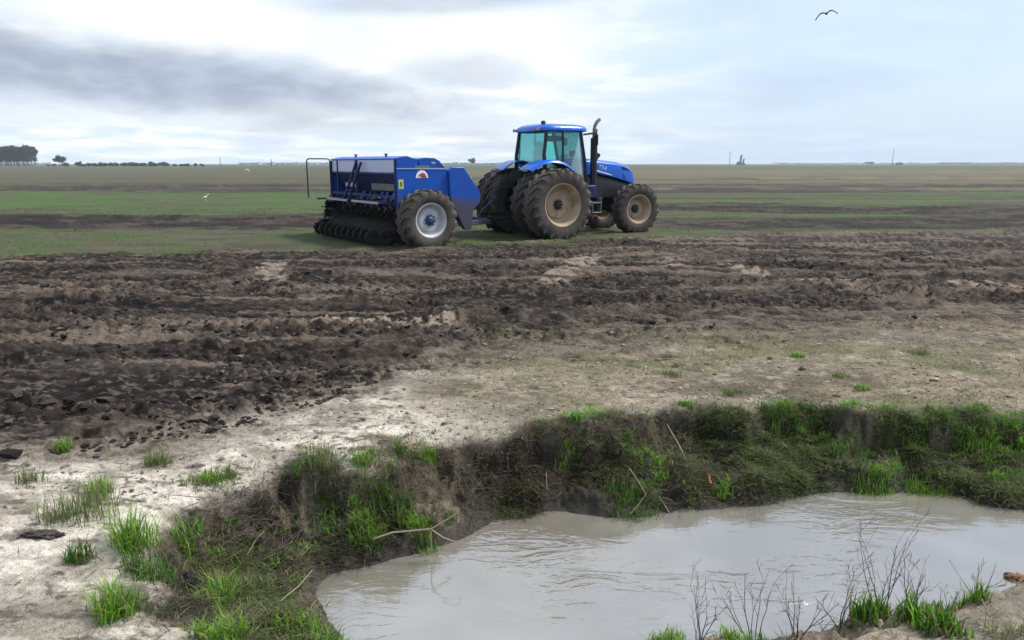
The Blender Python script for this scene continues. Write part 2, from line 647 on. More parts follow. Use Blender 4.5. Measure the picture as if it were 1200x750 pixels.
_tn = sorted(at(x, y) for x, y in [(-400, 545), (0, 540), (120, 528), (230, 512), (330, 488), (420, 456), (500, 422), (600, 398), (700, 392), (900, 384), (1200, 372), (1500, 362)])
_tf = sorted(at(x, y) for x, y in [(-300, 296), (0, 295), (300, 293), (480, 291), (600, 284), (700, 280), (770, 277), (1000, 272), (1200, 266), (1500, 262)])
TNX, TNY = np.array([p[0] for p in _tn]), np.array([p[1] for p in _tn])
TFX, TFY = np.array([p[0] for p in _tf]), np.array([p[1] for p in _tf])


def lerp3(c, k, m):
    """blend colour array c towards colour k by mask m"""
    return c + (np.asarray(k) - c) * m[:, None]


def ground(X, Y, want_col=False):
    X = np.asarray(X, float)
    Y = np.asarray(Y, float)
    near = (np.abs(X) < 17) & (Y < 9) & (Y > -3)
    dw = np.full(X.shape, 50.0)
    dt = np.full(X.shape, 50.0)
    if near.any():
        jx = (fbm(X[near] * 2.2, Y[near] * 2.2, 4, 5) - 0.5) * 0.22
        jy = (fbm(X[near] * 2.2 + 40, Y[near] * 2.2, 4, 6) - 0.5) * 0.22
        dw[near] = poly_sd(X[near] + jx * 0.6, Y[near] + jy * 0.6, WATER)
        kx = (fbm(X[near] * 1.1, Y[near] * 1.1, 3, 7) - 0.5) * 0.42
        ky = (fbm(X[near] * 1.1 + 9, Y[near] * 1.1, 3, 8) - 0.5) * 0.42
        dt[near] = poly_sd(X[near] + jx * 1.7 + kx, Y[near] + jy * 1.7 + ky, TOP)
    n_low = fbm(X * 0.35, Y * 0.5, 3, 1)
    n_mid = fbm(X * 2.1, Y * 3.0, 4, 2)
    n_row = fbm(X * 0.30, Y * 2.6 + X * 0.05, 4, 3)
    n_fin = fbm(X * 9, Y * 11, 4, 4, 0.6)
    n_clod = 1 - np.abs(2 * fbm(X * 5.0, Y * 6.5, 3, 9, 0.55) - 1) * 2.0
    tn = np.interp(X, TNX, TNY) + (fbm(X * 0.9, Y * 0.9, 4, 21) - 0.5) * 1.6
    tf = np.interp(X, TFX, TFY) + (fbm(X * 0.5, Y * 0.5, 4, 22) - 0.5) * 2.4
    dith = fbm(X * 5, Y * 8, 4, 23, 0.7) - 0.5
    soft = 0.8 + 1.2 * sstep(-2.0, 1.5, X)
    till = sstep(-0.6, 0.8, (Y - tn) / soft + dith * 2.8) * sstep(-0.3, 0.7, tf - Y)
    # two strips of turned earth behind the machine, left and right of it
    till2 = sstep(22.8, 24.2, Y + (n_mid - 0.5) * 2.5) * sstep(31.0, 28.8, Y + (n_low - 0.5) * 5) * sstep(-0.5, -3.5, X)
    rr = fbm(X * 0.045, Y * 0.42, 4, 41)
    till3 = sstep(0.38, 0.46, rr) * sstep(22.6, 23.6, Y) * sstep(39, 36, Y) * sstep(4.0, 6.0, X)
    till3 = np.maximum(till3, sstep(0.46, 0.54, fbm(X * 0.05, Y * 0.5, 4, 43)) * sstep(30, 33, Y) * sstep(50, 46, Y) * sstep(-9, -5, X) * 0.85)
    till4 = sstep(0.44, 0.54, fbm(X * 0.02, Y * 0.22, 4, 42)) * sstep(50, 55, Y) * sstep(84, 72, Y)
    rough = np.clip(till + till2 * 0.8 + till3 * 0.6, 0, 1)
    rut = np.zeros(X.shape)
    for k, (y0, sl, wd, dp) in enumerate([(7.6, -0.04, 0.34, 0.05), (9.6, -0.03, 0.40, 0.06), (10.9, 0.01, 0.45, 0.05), (12.9, 0.02, 0.5, 0.06),
                                          (14.6, 0.02, 0.5, 0.05), (26.0, 0.01, 0.7, 0.08), (28.0, 0.02, 0.7, 0.08), (33.0, 0.0, 0.8, 0.08), (36.5, 0.01, 0.9, 0.1)]):
        q = (Y - y0 - sl * X - (fbm(X * 0.25, X * 0 + k, 2, 60 + k) - 0.5) * 1.1) / wd
        rut += dp * (np.exp(-q * q) - 0.55 * np.exp(-(np.abs(q) - 1.7) ** 2 / 0.35))
    z = (n_low - 0.5) * 0.06
    lump = np.zeros(X.shape)
    lm = (rough > 0.02) & (Y < 40)
    if lm.any():
        wx, wy = X[lm] + (n_fin[lm] - 0.5) * 0.10, Y[lm] + (n_mid[lm] - 0.5) * 0.12
        c1 = clods(wx * 3.4, wy * 4.2, 3, 0.62) * sstep(0.40, 0.60, n_mid[lm])
        c2 = clods(wx * 8.5, wy * 10.0, 5, 0.75)
        c3 = clods(wx * 16.0, wy * 17.0, 8, 0.7) * sstep(17, 12, Y[lm])
        rg = fbm(wx * 8, wy * 13, 2, 15, 0.6)
        crumb = 0.25 + 0.95 * sstep(0.40, 0.60, fbm(X[lm] * 0.5, Y[lm] * 1.8, 3, 16))
        lump[lm] = (c1 * 0.020 + c2 * 0.050 * sstep(0.36, 0.58, n_row[lm]) + c3 * 0.030) * crumb + (rg - 0.5) * 0.065 * (0.45 + 0.55 * crumb)
    z = z + rough * ((n_row - 0.5) * 0.20 + (n_mid - 0.5) * 0.06 + np.maximum(n_clod, 0) * 0.035 * (0.4 + n_mid) + (n_fin - 0.5) * 0.05 * sstep(20, 7, Y) + lump - 0.03 - rut * 1.5)
    plain = (1 - rough)
    z = z + plain * ((n_mid - 0.5) * 0.045 + (n_fin - 0.5) * 0.024 + np.maximum(n_clod, 0) * 0.010)
    # hollows pressed under the wheels of the drill
    far = Y > 60
    z = np.where(far, z * 0.3, z)
    # the ditch
    ztop = -0.2 * sstep(4.3, 3.3, Y) * sstep(-0.6, 0.6, X) - 0.07 * np.exp(-np.maximum(dt, 0) / 0.16) * sstep(0.40, 0.62, fbm(X * 1.7, Y * 1.7, 3, 18))
    t = np.clip(dw / np.maximum(dw + np.maximum(-dt, 0), 1e-4), 0, 1)
    t = np.clip(t + (fbm(X * 3.2, Y * 3.2, 4, 14) - 0.5) * 1.1 * 4 * t * (1 - t) * 0.8, 0, 1)
    prof = np.interp(t, [0, 0.06, 0.20, 0.45, 0.74, 0.84, 0.93, 1.0], [0, 0.08, 0.30, 0.42, 0.58, 0.84, 0.97, 1.0])
    zb = WATER_Z + (ztop - WATER_Z) * prof + ((n_fin - 0.5) * 0.11 + (n_mid - 0.5) * 0.08 + (np.abs(fbm(X * 13, Y * 13, 3, 17, 0.7) - 0.5)) * 0.16 - 0.03) * 4 * np.clip(t * (1 - t), 0, 0.25)
    bank = (dt < 0) & (dw > 0)
    z = np.where(bank, zb + z * t, z + np.where(near, ztop, 0))
    z = np.where(dw <= 0, WATER_Z - np.minimum(0.25, -dw * 0.7) , z)
    if not want_col:
        return z
    # ---- albedo of what lies where
    n = len(X)
    pt = fbm(X * 1.3, Y * 1.6, 5, 51)
    pf = fbm(X * 6, Y * 7, 4, 52)
    tan = np.tile(np.array([0.200, 0.162, 0.114]), (n, 1))
    c = lerp3(tan, (0.125, 0.102, 0.072), sstep(0.42, 0.62, pt))
    c = lerp3(c, (0.32, 0.272, 0.205), sstep(0.52, 0.68, pf) * 0.6)
    spk = fbm(X * 10, Y * 19, 4, 59, 0.65)
    c = lerp3(c, (0.095, 0.080, 0.060), sstep(0.53, 0.64, spk + (pt - 0.5) * 0.35) * 0.85)
    # pale crust along the lip of the ditch and on the left
    lip = np.where(near, np.exp(-np.maximum(dt - 0.05, 0) / 0.55), 0)
    leftness = sstep(0.2, -1.3, X) * (Y < 9)
    sandm = np.clip(sstep(0.66, 0.36, fbm(X * 1.1, Y * 2.0, 4, 53)) * (0.25 + 0.8 * lip) * np.clip(leftness + 0.15, 0, 1) + sstep(0.72, 0.46, fbm(X * 1.4, Y * 2.0, 4, 74)) * sstep(-0.7, -1.6, X), 0, 1) * (Y < 9)
    c = lerp3(c, (0.40, 0.355, 0.295), sstep(-0.6, -1.5, X) * (Y < 9) * 0.7)
    c = lerp3(c, (0.58, 0.525, 0.45), np.clip(sandm * 1.3, 0, 1))
    c = lerp3(c, (0.135, 0.110, 0.085), sstep(1.5, 0.1, tn - Y + (fbm(X * 2.2, Y * 3.4, 5, 75, 0.65) - 0.5) * 2.6) * (Y < 12) * 0.85)
    c = lerp3(c, (0.22, 0.19, 0.155), sstep(0.50, 0.66, fbm(X * 2.6, Y * 4.4, 5, 54, 0.6)) * leftness * 0.6)
    c = lerp3(c, (0.10, 0.088, 0.070), sstep(0.60, 0.70, fbm(X * 7, Y * 12, 4, 73, 0.65)) * leftness * 0.8)
    # thin olive grass on the plain between ditch and ploughing, right
    ol = sstep(0.44, 0.64, fbm(X * 1.1, Y * 1.5, 4, 55)) * sstep(-1.2, 1.2, X) * sstep(9.5, 7.5, Y) * sstep(4.3, 4.8, Y)
    c = lerp3(c, (0.125, 0.125, 0.062), ol * 0.75)
    # turned earth
    dk = np.tile(np.array([0.031, 0.0240, 0.0195]), (n, 1))
    hi = np.clip((n_row - 0.5) * 2.6 + (n_mid - 0.5) * 1.1 + (pf - 0.5) * 2.0 + (_hash(np.floor(X * 7), np.floor(Y * 9), 2) - 0.5) * 0.25, -1, 1)
    dk = lerp3(dk, (0.082, 0.064, 0.052), sstep(0.08, 0.66, hi))
    dk = lerp3(dk, (0.014, 0.0115, 0.0100), sstep(0.05, -0.38, hi))
    dk = lerp3(dk, (0.26, 0.205, 0.165), sstep(0.57, 0.68, fbm(X * 0.35, Y * 3.2, 5, 57, 0.65)) * 0.62)
    dk = lerp3(dk, (0.16, 0.13, 0.108), sstep(0.60, 0.70, fbm(X * 11, Y * 26, 3, 58, 0.6)) * 0.8)
    dk = dk * np.array([0.74, 0.72, 0.70])
    wet = np.clip(rut / 0.05, -0.6, 1)
    dk = dk * (1 - 0.45 * np.clip(wet, 0, 1))[:, None]
    dk = lerp3(dk, (0.15, 0.122, 0.100), np.clip(-wet, 0, 1) * 0.55 * sstep(0.40, 0.56, pt))
    c = c * (1 - till[:, None]) + dk * till[:, None]
    # wheel prints: pale smeared clay between dark lug marks
    px, py = -1.65, 9.45
    u, v = X - px, Y - py - 0.06 * (X - px)
    pr = sstep(1.15, 0.8, np.abs(u)) * sstep(0.42, 0.28, np.abs(v + (pt - 0.5) * 0.3))
    lug = sstep(0.25, 0.5, np.abs(np.mod(u / 0.21 + v * 0.7, 1.0) - 0.5) * 2 + (pf - 0.5) * 0.5)
    c = lerp3(c, (0.30, 0.235, 0.18), pr * np.where(np.abs(v) > 0.1, lug, 0.8) * 0.85)
    for (ax, ay, bx, by, wd) in [(0.55, 12.2, 1.75, 16.6, 0.34), (-5.0, 15.4, -4.2, 12.9, 0.3), (5.2, 13.2, 9.5, 11.6, 0.22), (3.3, 15.6, 5.8, 12.3, 0.28)]:
        ex, ey = bx - ax, by - ay
        L = math.hypot(ex, ey)
        s = ((X - ax) * ex + (Y - ay) * ey) / L
        q = (-(X - ax) * ey + (Y - ay) * ex) / L
        pr = sstep(-0.3, 0.3, s) * sstep(L + 0.3, L - 0.3, s) * sstep(wd, wd * 0.7, np.abs(q + (pt - 0.5) * 0.35))
        lug = sstep(0.25, 0.55, np.abs(np.mod(s / 0.30 + np.abs(q) * 1.3, 1.0) - 0.5) * 2 + (pf - 0.5) * 0.7)
        c = lerp3(c, (0.27, 0.215, 0.17), pr * lug * 0.75)
    # the grassy strip the machine stands on, and the field behind it
    beyond = sstep(-1.0, 0.1, Y - tf + dith * 1.2)
    gs = fbm(X * 0.6, Y * 1.2, 5, 61)
    fld = np.tile(np.array([0.066, 0.058, 0.036]), (n, 1))
    fld = lerp3(fld, (0.046, 0.076, 0.020), sstep(0.40, 0.54, gs))
    fld = lerp3(fld, (0.045, 0.038, 0.031), sstep(0.54, 0.64, fbm(X * 0.5, Y * 1.6, 5, 69)) * 0.85)
    fld = lerp3(fld, (0.085, 0.070, 0.052), sstep(0.56, 0.70, fbm(X * 0.9, Y * 2.2, 4, 62)) * 0.7)
    gl = fbm(X * 0.05, Y * 0.30, 4, 63)
    g2 = sstep(29, 32, Y + (n_low - 0.5) * 6) * sstep(60, 52, Y + (gl - 0.5) * 14) * np.clip(sstep(-4, -9, X) + 0.75 * sstep(5, 9, X) * sstep(0.47, 0.55, gl), 0, 1)
    fld = lerp3(fld, (0.042, 0.092, 0.017), g2 * sstep(0.60, 0.46, fbm(X * 0.12, Y * 1.5, 4, 76, 0.6)) * sstep(0.34, 0.50, fbm(X * 0.25, Y * 0.6, 4, 64)))
    # farther: stubble in long rows
    ffar = sstep(52, 66, Y + (gl - 0.5) * 20)
    row = fbm(X * 0.006, Y * 0.11, 4, 65)
    st = np.tile(np.array([0.118, 0.102, 0.062]), (n, 1))
    st = lerp3(st, (0.078, 0.078, 0.042), sstep(0.46, 0.58, row))
    st = lerp3(st, (0.036, 0.031, 0.024), sstep(0.53, 0.60, fbm(X * 0.008, Y * 0.35, 4, 70)) * sstep(160, 100, Y) * 0.85)
    st = lerp3(st, (0.092, 0.076, 0.055), sstep(0.55, 0.66, fbm(X * 0.01, Y * 0.2, 4, 66)))
    st = lerp3(st, (0.060, 0.058, 0.036), sstep(0.15, -0.35, X / np.maximum(Y, 1)) * 0.75)
    st = lerp3(st, (0.056, 0.068, 0.040), sstep(150, 420, Y) * 0.8)
    fld = fld * (1 - ffar[:, None]) + st * ffar[:, None]
    fld = lerp3(fld, (0.30, 0.27, 0.22), sstep(0.62, 0.68, fbm(X * 0.03, Y * 0.9, 3, 67)) * sstep(56, 60, Y) * sstep(72, 66, Y) * sstep(2, 12, X))
    dk2 = lerp3(np.tile(np.array([0.0195, 0.0155, 0.0130]), (n, 1)), (0.062, 0.050, 0.042), sstep(0.52, 0.68, fbm(X * 0.7, Y * 2.0, 4, 68)))
    dk2 = dk2 * 0.85
    m2 = np.clip(till2 + till3 * 0.92 + till4 * 0.85, 0, 1)[:, None]
    fld = fld * (1 - m2) + dk2 * m2
    c = c * (1 - beyond[:, None]) + fld * beyond[:, None]
    # bare dark earth of the bank, wet mud at the water's edge
    bm_ = sstep(0.10, -0.12, dt) * near
    bk = lerp3(np.tile(np.array([0.030, 0.0235, 0.0175]), (n, 1)), (0.075, 0.060, 0.043), sstep(0.50, 0.66, fbm(X * 4, Y * 4, 4, 71)))
    bk = lerp3(bk, (0.22, 0.18, 0.13), sstep(0.60, 0.64, fbm(X * 2.1, Y * 2.1, 5, 72, 0.6)) * sstep(0.40, 0.50, pf) * 0.55)
    nearbank = sstep(4.0, 3.7, Y) * sstep(0.2, 0.8, X)
    bk = bk * (1 - nearbank[:, None]) + np.array([0.24, 0.195, 0.145]) * nearbank[:, None]
    c = c * (1 - bm_[:, None]) + bk * bm_[:, None]
    c = lerp3(c, (0.060, 0.053, 0.046), sstep(0.16, 0.02, dw) * near * (1 - 0.5 * nearbank))
    return z, c


def build_ground():
    a1 = np.radians(np.linspace(-42, 42, 700))
    a2 = np.radians(np.linspace(45, 315, 90))
    ang = np.concatenate([a1, a2])
    rad = np.concatenate([np.geomspace(0.25, 2.3, 14, endpoint=False), np.geomspace(2.3, 5.0, 170, endpoint=False), np.geomspace(5.0, 20, 640, endpoint=False), np.geomspace(20, 60, 150, endpoint=False), np.geomspace(60, 6500, 120)])
    A, Rr = np.meshgrid(ang, rad)
    X, Y = (Rr * np.sin(A)).ravel(), (Rr * np.cos(A)).ravel()
    z, c = ground(X, Y, True)
    na, nr = len(ang), len(rad)
    i = np.arange(nr - 1)[:, None] * na
    k = np.arange(na)[None, :]
    k2 = (k + 1) % na
    F = np.stack([i + k, i + k2, i + na + k2, i + na + k], -1).reshape(-1, 4)
    V = np.stack([X, Y, z], 1)
    V = np.vstack([V, [[0, 0, float(ground([0.0], [0.0])[0])]]])
    c = np.vstack([c, c[:1]])
    o = np_mesh('ground', V, F[:, ::-1], M['soil'], c)
    # close the middle under the viewer
    me = o.data
    bm = bmesh.new()
    bm.from_mesh(me)
    bm.verts.ensure_lookup_table()
    cv = bm.verts[len(V) - 1]
    for q in range(na):
        try:
            f = bm.faces.new((cv, bm.verts[(q + 1) % na], bm.verts[q]))
            f.smooth = True
            f.material_index = 0
        except ValueError:
            pass
    bm.to_mesh(me)
    bm.free()
    tag(o, 'ploughed dark earth, pale sand and grassy flat field to the horizon', kind='structure')
    return o


build_ground()


def gz(x, y):
    return float(ground(np.array([x]), np.array([y]))[0])


# water: one sheet with a little spare under the banks
def build_water():
    P = np.array(WATER)
    cx, cy = 1.0, 4.4
    bm = bmesh.new()
    vs_ = []
    for x, y in P:
        d = math.hypot(x - cx, y - cy)
        k = 1 + 0.28 / max(d, 0.4)
        vs_.append(bm.verts.new((cx + (x - cx) * k, cy + (y - cy) * k, WATER_Z + 0.012)))
    f = bm.faces.new(vs_)
    bmesh.ops.triangulate(bm, faces=[f])
    bmesh.ops.recalc_face_normals(bm, faces=bm.faces)
    if bm.faces[:][0].normal.z < 0:
        bmesh.ops.reverse_faces(bm, faces=bm.faces)
    me = bpy.data.meshes.new('water')
    bm.to_mesh(me)
    bm.free()
    me.materials.append(M['water'])
    o = bpy.data.objects.new('water', me)
    C.objects.link(o)
    tag(o, 'still muddy grey water of the ditch', kind='structure')


build_water()
# ------------------------------------------------------------------ wheels
def tyre_mb(Rr, W, r0, nlug, lug_h=0.045, skew=0.55):
    m = MB()
    h = W / 2
    m.lathe([(r0, -h * 0.80), (r0 + 0.02, -h * 0.90), (r0 + (Rr - r0) * 0.35, -h * 1.0), (r0 + (Rr - r0) * 0.62, -h * 1.0), (Rr - 0.09, -h * 0.95),
             (Rr - 0.05, -h * 0.84), (Rr - 0.035, -h * 0.4), (Rr - 0.03, 0), (Rr - 0.035, h * 0.4), (Rr - 0.05, h * 0.84),
             (Rr - 0.09, h * 0.95), (r0 + (Rr - r0) * 0.62, h * 1.0), (r0 + (Rr - r0) * 0.35, h * 1.0), (r0 + 0.02, h * 0.90), (r0, h * 0.80)], 72)
    for s in (-1, 1):
        for i in range(nlug):
            th0 = 2 * math.pi * (i + (0.5 if s > 0 else 0)) / nlug
            rings = []
            #        y-frac, angle shift, base r, top r, half width (m)
            for yf, da, rb, rt, hw in [(1.015, 0.0, Rr - 0.20, Rr - 0.13, 0.040), (1.0, 0.0, Rr - 0.12, Rr - 0.035, 0.046), (0.88, 0.03, Rr - 0.07, Rr, 0.044),
                                       (0.45, skew * 0.55, Rr - 0.05, Rr + 0.002, 0.036), (-0.06, skew, Rr - 0.045, Rr - 0.002, 0.030)]:
                da = da * h / Rr * 1.5
                y = s * h * yf
                aw, at2 = hw * 1.35 / Rr, hw / Rr
                th = th0 + da
                rings.append([(rb * math.cos(th - aw), y, rb * math.sin(th - aw)), (rt * math.cos(th - at2), y, rt * math.sin(th - at2)),
                              (rt * math.cos(th + at2), y, rt * math.sin(th + at2)), (rb * math.cos(th + aw), y, rb * math.sin(th + aw))])
            m.loft(rings)
    return m


def make_wheel(name, parent, Rr, W, r0, nlug, tyre_m, rim_m, hub_m, dish, dish_r, hub_r, nbolt, star):
    """wheel about the y axis, its outer face towards -y"""
    h = W / 2
    hub = MB()
    yh = -h * 0.8 + dish
    hub.lathe([(hub_r, yh + 0.01), (hub_r, yh - 0.05), (hub_r * 0.72, yh - 0.09), (hub_r * 0.45, yh - 0.10)], 20)
    hub.disc_cap(hub_r * 0.45, yh - 0.10, 20)
    for k in range(nbolt):
        a = 2 * math.pi * k / nbolt
        hub.lathe([(0.022, 0.0), (0.022, -0.035), (0.002, -0.04)], 6, c=(star * math.cos(a), yh - 0.012, star * math.sin(a)))
        ca, sa = math.cos(a), math.sin(a)
        hub.bar((hub_r * 0.6 * ca, yh - 0.035, hub_r * 0.6 * sa), (star * 1.12 * ca, yh - 0.03, star * 1.12 * sa), 0.03, 0.05)
    w_ = hub.build(name, hub_m, parent)
    t = tyre_mb(Rr, W, r0, nlug).build('tyre', tyre_m, w_, smooth=40)
    rm = MB()
    q = r0
    rm.lathe([(q + 0.035, -h * 0.86), (q + 0.03, -h * 0.93), (q, -h * 0.90), (q - 0.015, -h * 0.78), (q - 0.045, -h * 0.55), (q - 0.075, -h * 0.5 + dish * 0.2),
              (q - 0.08, yh - 0.01), (dish_r + 0.02, yh + 0.02), (dish_r, yh - 0.015), (dish_r * 0.72, yh - 0.02), (hub_r * 0.9, yh)], 48)
    rm.lathe([(q - 0.08, yh), (q - 0.07, h * 0.5), (q, h * 0.78), (q + 0.035, h * 0.86)], 48)
    rm.build('rim', rim_m, w_, smooth=40)
    return w_


# ------------------------------------------------------------------ tractor
T_AZ = R(59)
T_LOC = (0.525, 21.42)
tr = empty('tractor', (T_LOC[0], T_LOC[1], 0.0), R(90) - T_AZ)
tag(tr, 'blue tractor with dual muddy rear tyres and glazed cab, towing the drill', 'tractor')
RW, RWW = 0.965, 0.60
rw = make_wheel('rear_wheel', tr, RW, RWW, 0.55, 22, M['tyre'], M['tan_rim'], M['hubdark'], 0.24, 0.36, 0.10, 8, 0.125)
rw.location = (0, -1.36, RW - 0.045)
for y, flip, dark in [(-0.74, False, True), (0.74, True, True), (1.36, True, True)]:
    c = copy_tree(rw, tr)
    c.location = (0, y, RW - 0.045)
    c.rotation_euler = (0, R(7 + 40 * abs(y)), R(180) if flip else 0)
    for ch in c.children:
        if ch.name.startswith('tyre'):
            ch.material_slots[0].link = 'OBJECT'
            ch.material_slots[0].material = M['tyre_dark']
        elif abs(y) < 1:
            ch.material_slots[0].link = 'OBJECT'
            ch.material_slots[0].material = M['mudblack']  # inner rims coloured near-black instead of tan
fw = make_wheel('front_wheel', tr, 0.735, 0.44, 0.40, 19, M['tyre'], M['tan_rim'], M['hubdark'], 0.22, 0.26, 0.09, 8, 0.11)
fw.location = (3.15, -0.86, 0.69)
fw.rotation_euler = (0, R(9), R(-5))
c = copy_tree(fw, tr)
c.location = (3.15, 0.86, 0.69)
c.rotation_euler = (0, R(23), R(175))

# axles, chassis
m = MB()
m.tube([(0, -1.3, RW - 0.045), (0, -0.5, RW - 0.045), (0, 0.5, RW - 0.045), (0, 1.3, RW - 0.045)], [0.10, 0.15, 0.15, 0.10], 14)
m.box((0, 0, 0.95), (0.7, 0.62, 0.62))
m.build('rear_axle', M['mudblack'], tr, 0.03)
m = MB()
m.box((1.35, 0, 0.82), (2.2, 0.46, 0.62))
m.box((2.75, 0, 0.92), (1.2, 0.36, 0.42))
m.build('chassis', M['mudblack'], tr, 0.03)
m = MB()
m.tube([(3.15, -0.68, 0.69), (3.15, -0.2, 0.60), (3.15, 0.2, 0.60), (3.15, 0.68, 0.69)], 0.10, 12)
m.box((3.15, 0, 0.68), (0.34, 0.3, 0.34))
m.tube([(3.38, -0.6, 0.72), (3.38, 0.6, 0.72)], 0.028, 8)
m.build('front_axle', M['mudblack'], tr, 0.015)
m = MB()
m.box((-0.75, 0, 0.50), (1.3, 0.12, 0.07))
m.box((-1.3, 0, 0.50), (0.2, 0.16, 0.16))
m.build('drawbar', M['mudblack'], tr, 0.01)
m = MB()
for s in (-1, 1):
    m.bar((-0.25, s * 0.42, 0.62), (-1.05, s * 0.46, 0.60), 0.06, 0.09)
    m.bar((-0.25, s * 0.36, 1.35), (-0.75, s * 0.44, 1.30), 0.07, 0.08)
    m.tube([(-0.72, s * 0.44, 1.28), (-0.85, s * 0.46, 0.64)], 0.025, 8)
m.bar((-0.2, 0, 1.15), (-0.75, 0, 1.0), 0.07, 0.07)
m.build('hitch_arms', M['mudblack'], tr, 0.008)

# hood: blue shell over black sides
def hood_ring(x, ztop, zbot, hw):
    return [(x, -hw, zbot), (x, -hw * 1.0, zbot + (ztop - zbot) * 0.55), (x, -hw * 0.95, ztop - 0.10), (x, -hw * 0.72, ztop - 0.022), (x, 0, ztop),
            (x, hw * 0.72, ztop - 0.022), (x, hw * 0.95, ztop - 0.10), (x, hw, zbot + (ztop - zbot) * 0.55), (x, hw, zbot)]


st = [(1.42, 2.17, 1.62, 0.47), (1.9, 2.16, 1.74, 0.47), (2.4, 2.11, 1.66, 0.46), (2.8, 2.07, 1.57, 0.45), (3.1, 2.01, 1.50, 0.435), (3.3, 1.93, 1.44, 0.42), (3.42, 1.83, 1.40, 0.40), (3.50, 1.63, 1.38, 0.36)]
hood = MB().loft([hood_ring(*s) for s in st]).build('hood', M['blue'], tr, 0.012, 50)
lo = [(1.46, 1.64, 1.02, 0.455), (1.9, 1.76, 1.02, 0.455), (2.4, 1.68, 1.02, 0.445), (2.8, 1.59, 1.04, 0.435), (3.1, 1.52, 1.06, 0.42), (3.3, 1.46, 1.08, 0.405), (3.45, 1.41, 1.10, 0.37)]
MB().loft([hood_ring(*s) for s in lo]).build('engine_side', M['black'], tr, 0.012, 50)
for s in (-1, 1):          # dark grille vent at the nose, each flank
    g = MB()
    pts = [(2.93, 1.93), (3.16, 1.86), (3.34, 1.74), (3.44, 1.55), (3.42, 1.45), (3.02, 1.55)]
    def flank(x, z):
        return (0.452 - 0.065 * max(0, (x - 2.8) / 0.6)) - 0.02 * max(0, (z - 1.78) / 0.2) ** 2
    g.add([(x, s * (flank(x, z) + 0.002), z) for x, z in pts] + [(x, s * (flank(x, z) + 0.014), z) for x, z in pts],
          [tuple(range(6)), tuple(range(6, 12))] + [(i, (i + 1) % 6, 6 + (i + 1) % 6, 6 + i) for i in range(6)])
    g.build('side_grille', M['black'], hood)
    # model lettering and the pale flash below it
    fl = MB()
    fl.add([(x, s * 0.478, z) for x, z in [(1.92, 1.80), (2.55, 1.66), (2.55, 1.685), (2.2, 1.775), (1.92, 1.845)]], [(0, 1, 2, 3, 4)])
    fl.build('pale_stripe', M['white'], hood)


def text(body, size, mat, parent, loc, rot, name='lettering', ext=0.002):
    cu = bpy.data.curves.new(name, 'FONT')
    cu.body = body
    cu.size = size
    cu.extrude = ext
    cu.align_x = 'CENTER'
    ob = bpy.data.objects.new(name, cu)
    C.objects.link(ob)
    dg = bpy.context.evaluated_depsgraph_get()
    me = bpy.data.meshes.new_from_object(ob.evaluated_get(dg))
    bpy.data.objects.remove(ob)
    me.materials.clear()
    me.materials.append(mat)
    o = bpy.data.objects.new(name, me)
    C.objects.link(o)
    o.parent = parent
    o.location = loc
    o.rotation_euler = rot
    return o


text('T7.4', 0.16, M['white'], hood, (2.18, -0.478, 1.84), (R(90), R(12), 0))
# silencer stack and its bracket
m = MB()
m.tube([(1.72, -0.66, 1.15), (1.72, -0.66, 2.72)], 0.10, 16)
ex = m.build('exhaust_stack', M['black'], tr, 0.01)
m = MB()
m.tube([(1.72, -0.66, 2.71), (1.72, -0.66, 2.98), (1.74, -0.66, 3.06), (1.80, -0.66, 3.16), (1.90, -0.66, 3.24)], [0.055, 0.052, 0.05, 0.05, 0.047], 14)
m.build('tail_pipe', M['greymetal'], ex)
m = MB()
m.bar((1.25, -0.78, 2.80), (1.70, -0.80, 2.86), 0.05, 0.05)
m.tube([(1.70, -0.80, 2.96), (1.70, -0.80, 2.55)], 0.02, 8)
mi = m.build('mirror_arm', M['black'], tr, 0.006)
MB().box((1.66, -0.83, 2.66), (0.05, 0.17, 0.30)).build('mirror', M['black'], mi, 0.02)
m = MB()
m.tube([(2.02, -0.40, 2.08), (2.02, -0.46, 2.16), (2.02, -0.46, 2.20)], 0.015, 8)
lm = m.build('lamp_stalk', M['black'], tr)
MB().lathe([(0.002, -0.05), (0.05, -0.05), (0.075, 0.0), (0.06, 0.06), (0.002, 0.07)], 16, c=(2.02, -0.46, 2.24)).build('lamp_housing', M['black'], lm)
m = MB()
m.tube([(1.52, -0.30, 2.15), (1.52, -0.34, 2.50), (1.48, -0.42, 2.66), (1.36, -0.52, 2.72)], 0.009, 6)
m.build('wiper_hose', M['greymetal'], tr)

# cab
ZB, ZR = 1.42, 2.88
posts = {  # foot, head
    'rl': ((-0.02, 0.76, 1.55), (0.06, 0.70, ZR)), 'rr': ((-0.02, -0.76, 1.55), (0.06, -0.70, ZR)),
    'fl': ((1.50, 0.66, 1.10), (1.22, 0.68, ZR)), 'fr': ((1.50, -0.66, 1.10), (1.22, -0.68, ZR))}
for k, (a, b) in posts.items():
    mm = MB()
    a2, b2 = Vector(a), Vector(b)
    if k[0] == 'f':
        mid = a2.lerp(b2, 0.5) + Vector((0.05, 0, 0))
    else:
        mid = a2.lerp(b2, 0.5) + Vector((-0.05, 0, 0))
    mm.tube([a2, mid, b2], [0.052, 0.05, 0.05], 8)
    mm.build('cab_pillar', M['black'], tr)
for s in (-1, 1):
    mm = MB()
    mm.tube([(0.60, s * 0.78, 1.20), (0.58, s * 0.77, 2.0), (0.60, s * 0.71, ZR)], 0.028, 8)
    mm.build('door_pillar', M['black'], tr)
m = MB()
m.box((0.72, 0, 1.30), (1.55, 1.30, 0.30))
m.box((0.05, 0, 1.48), (0.25, 1.35, 0.22))
m.build('cab_floor', M['black'], tr, 0.03)
m = MB()
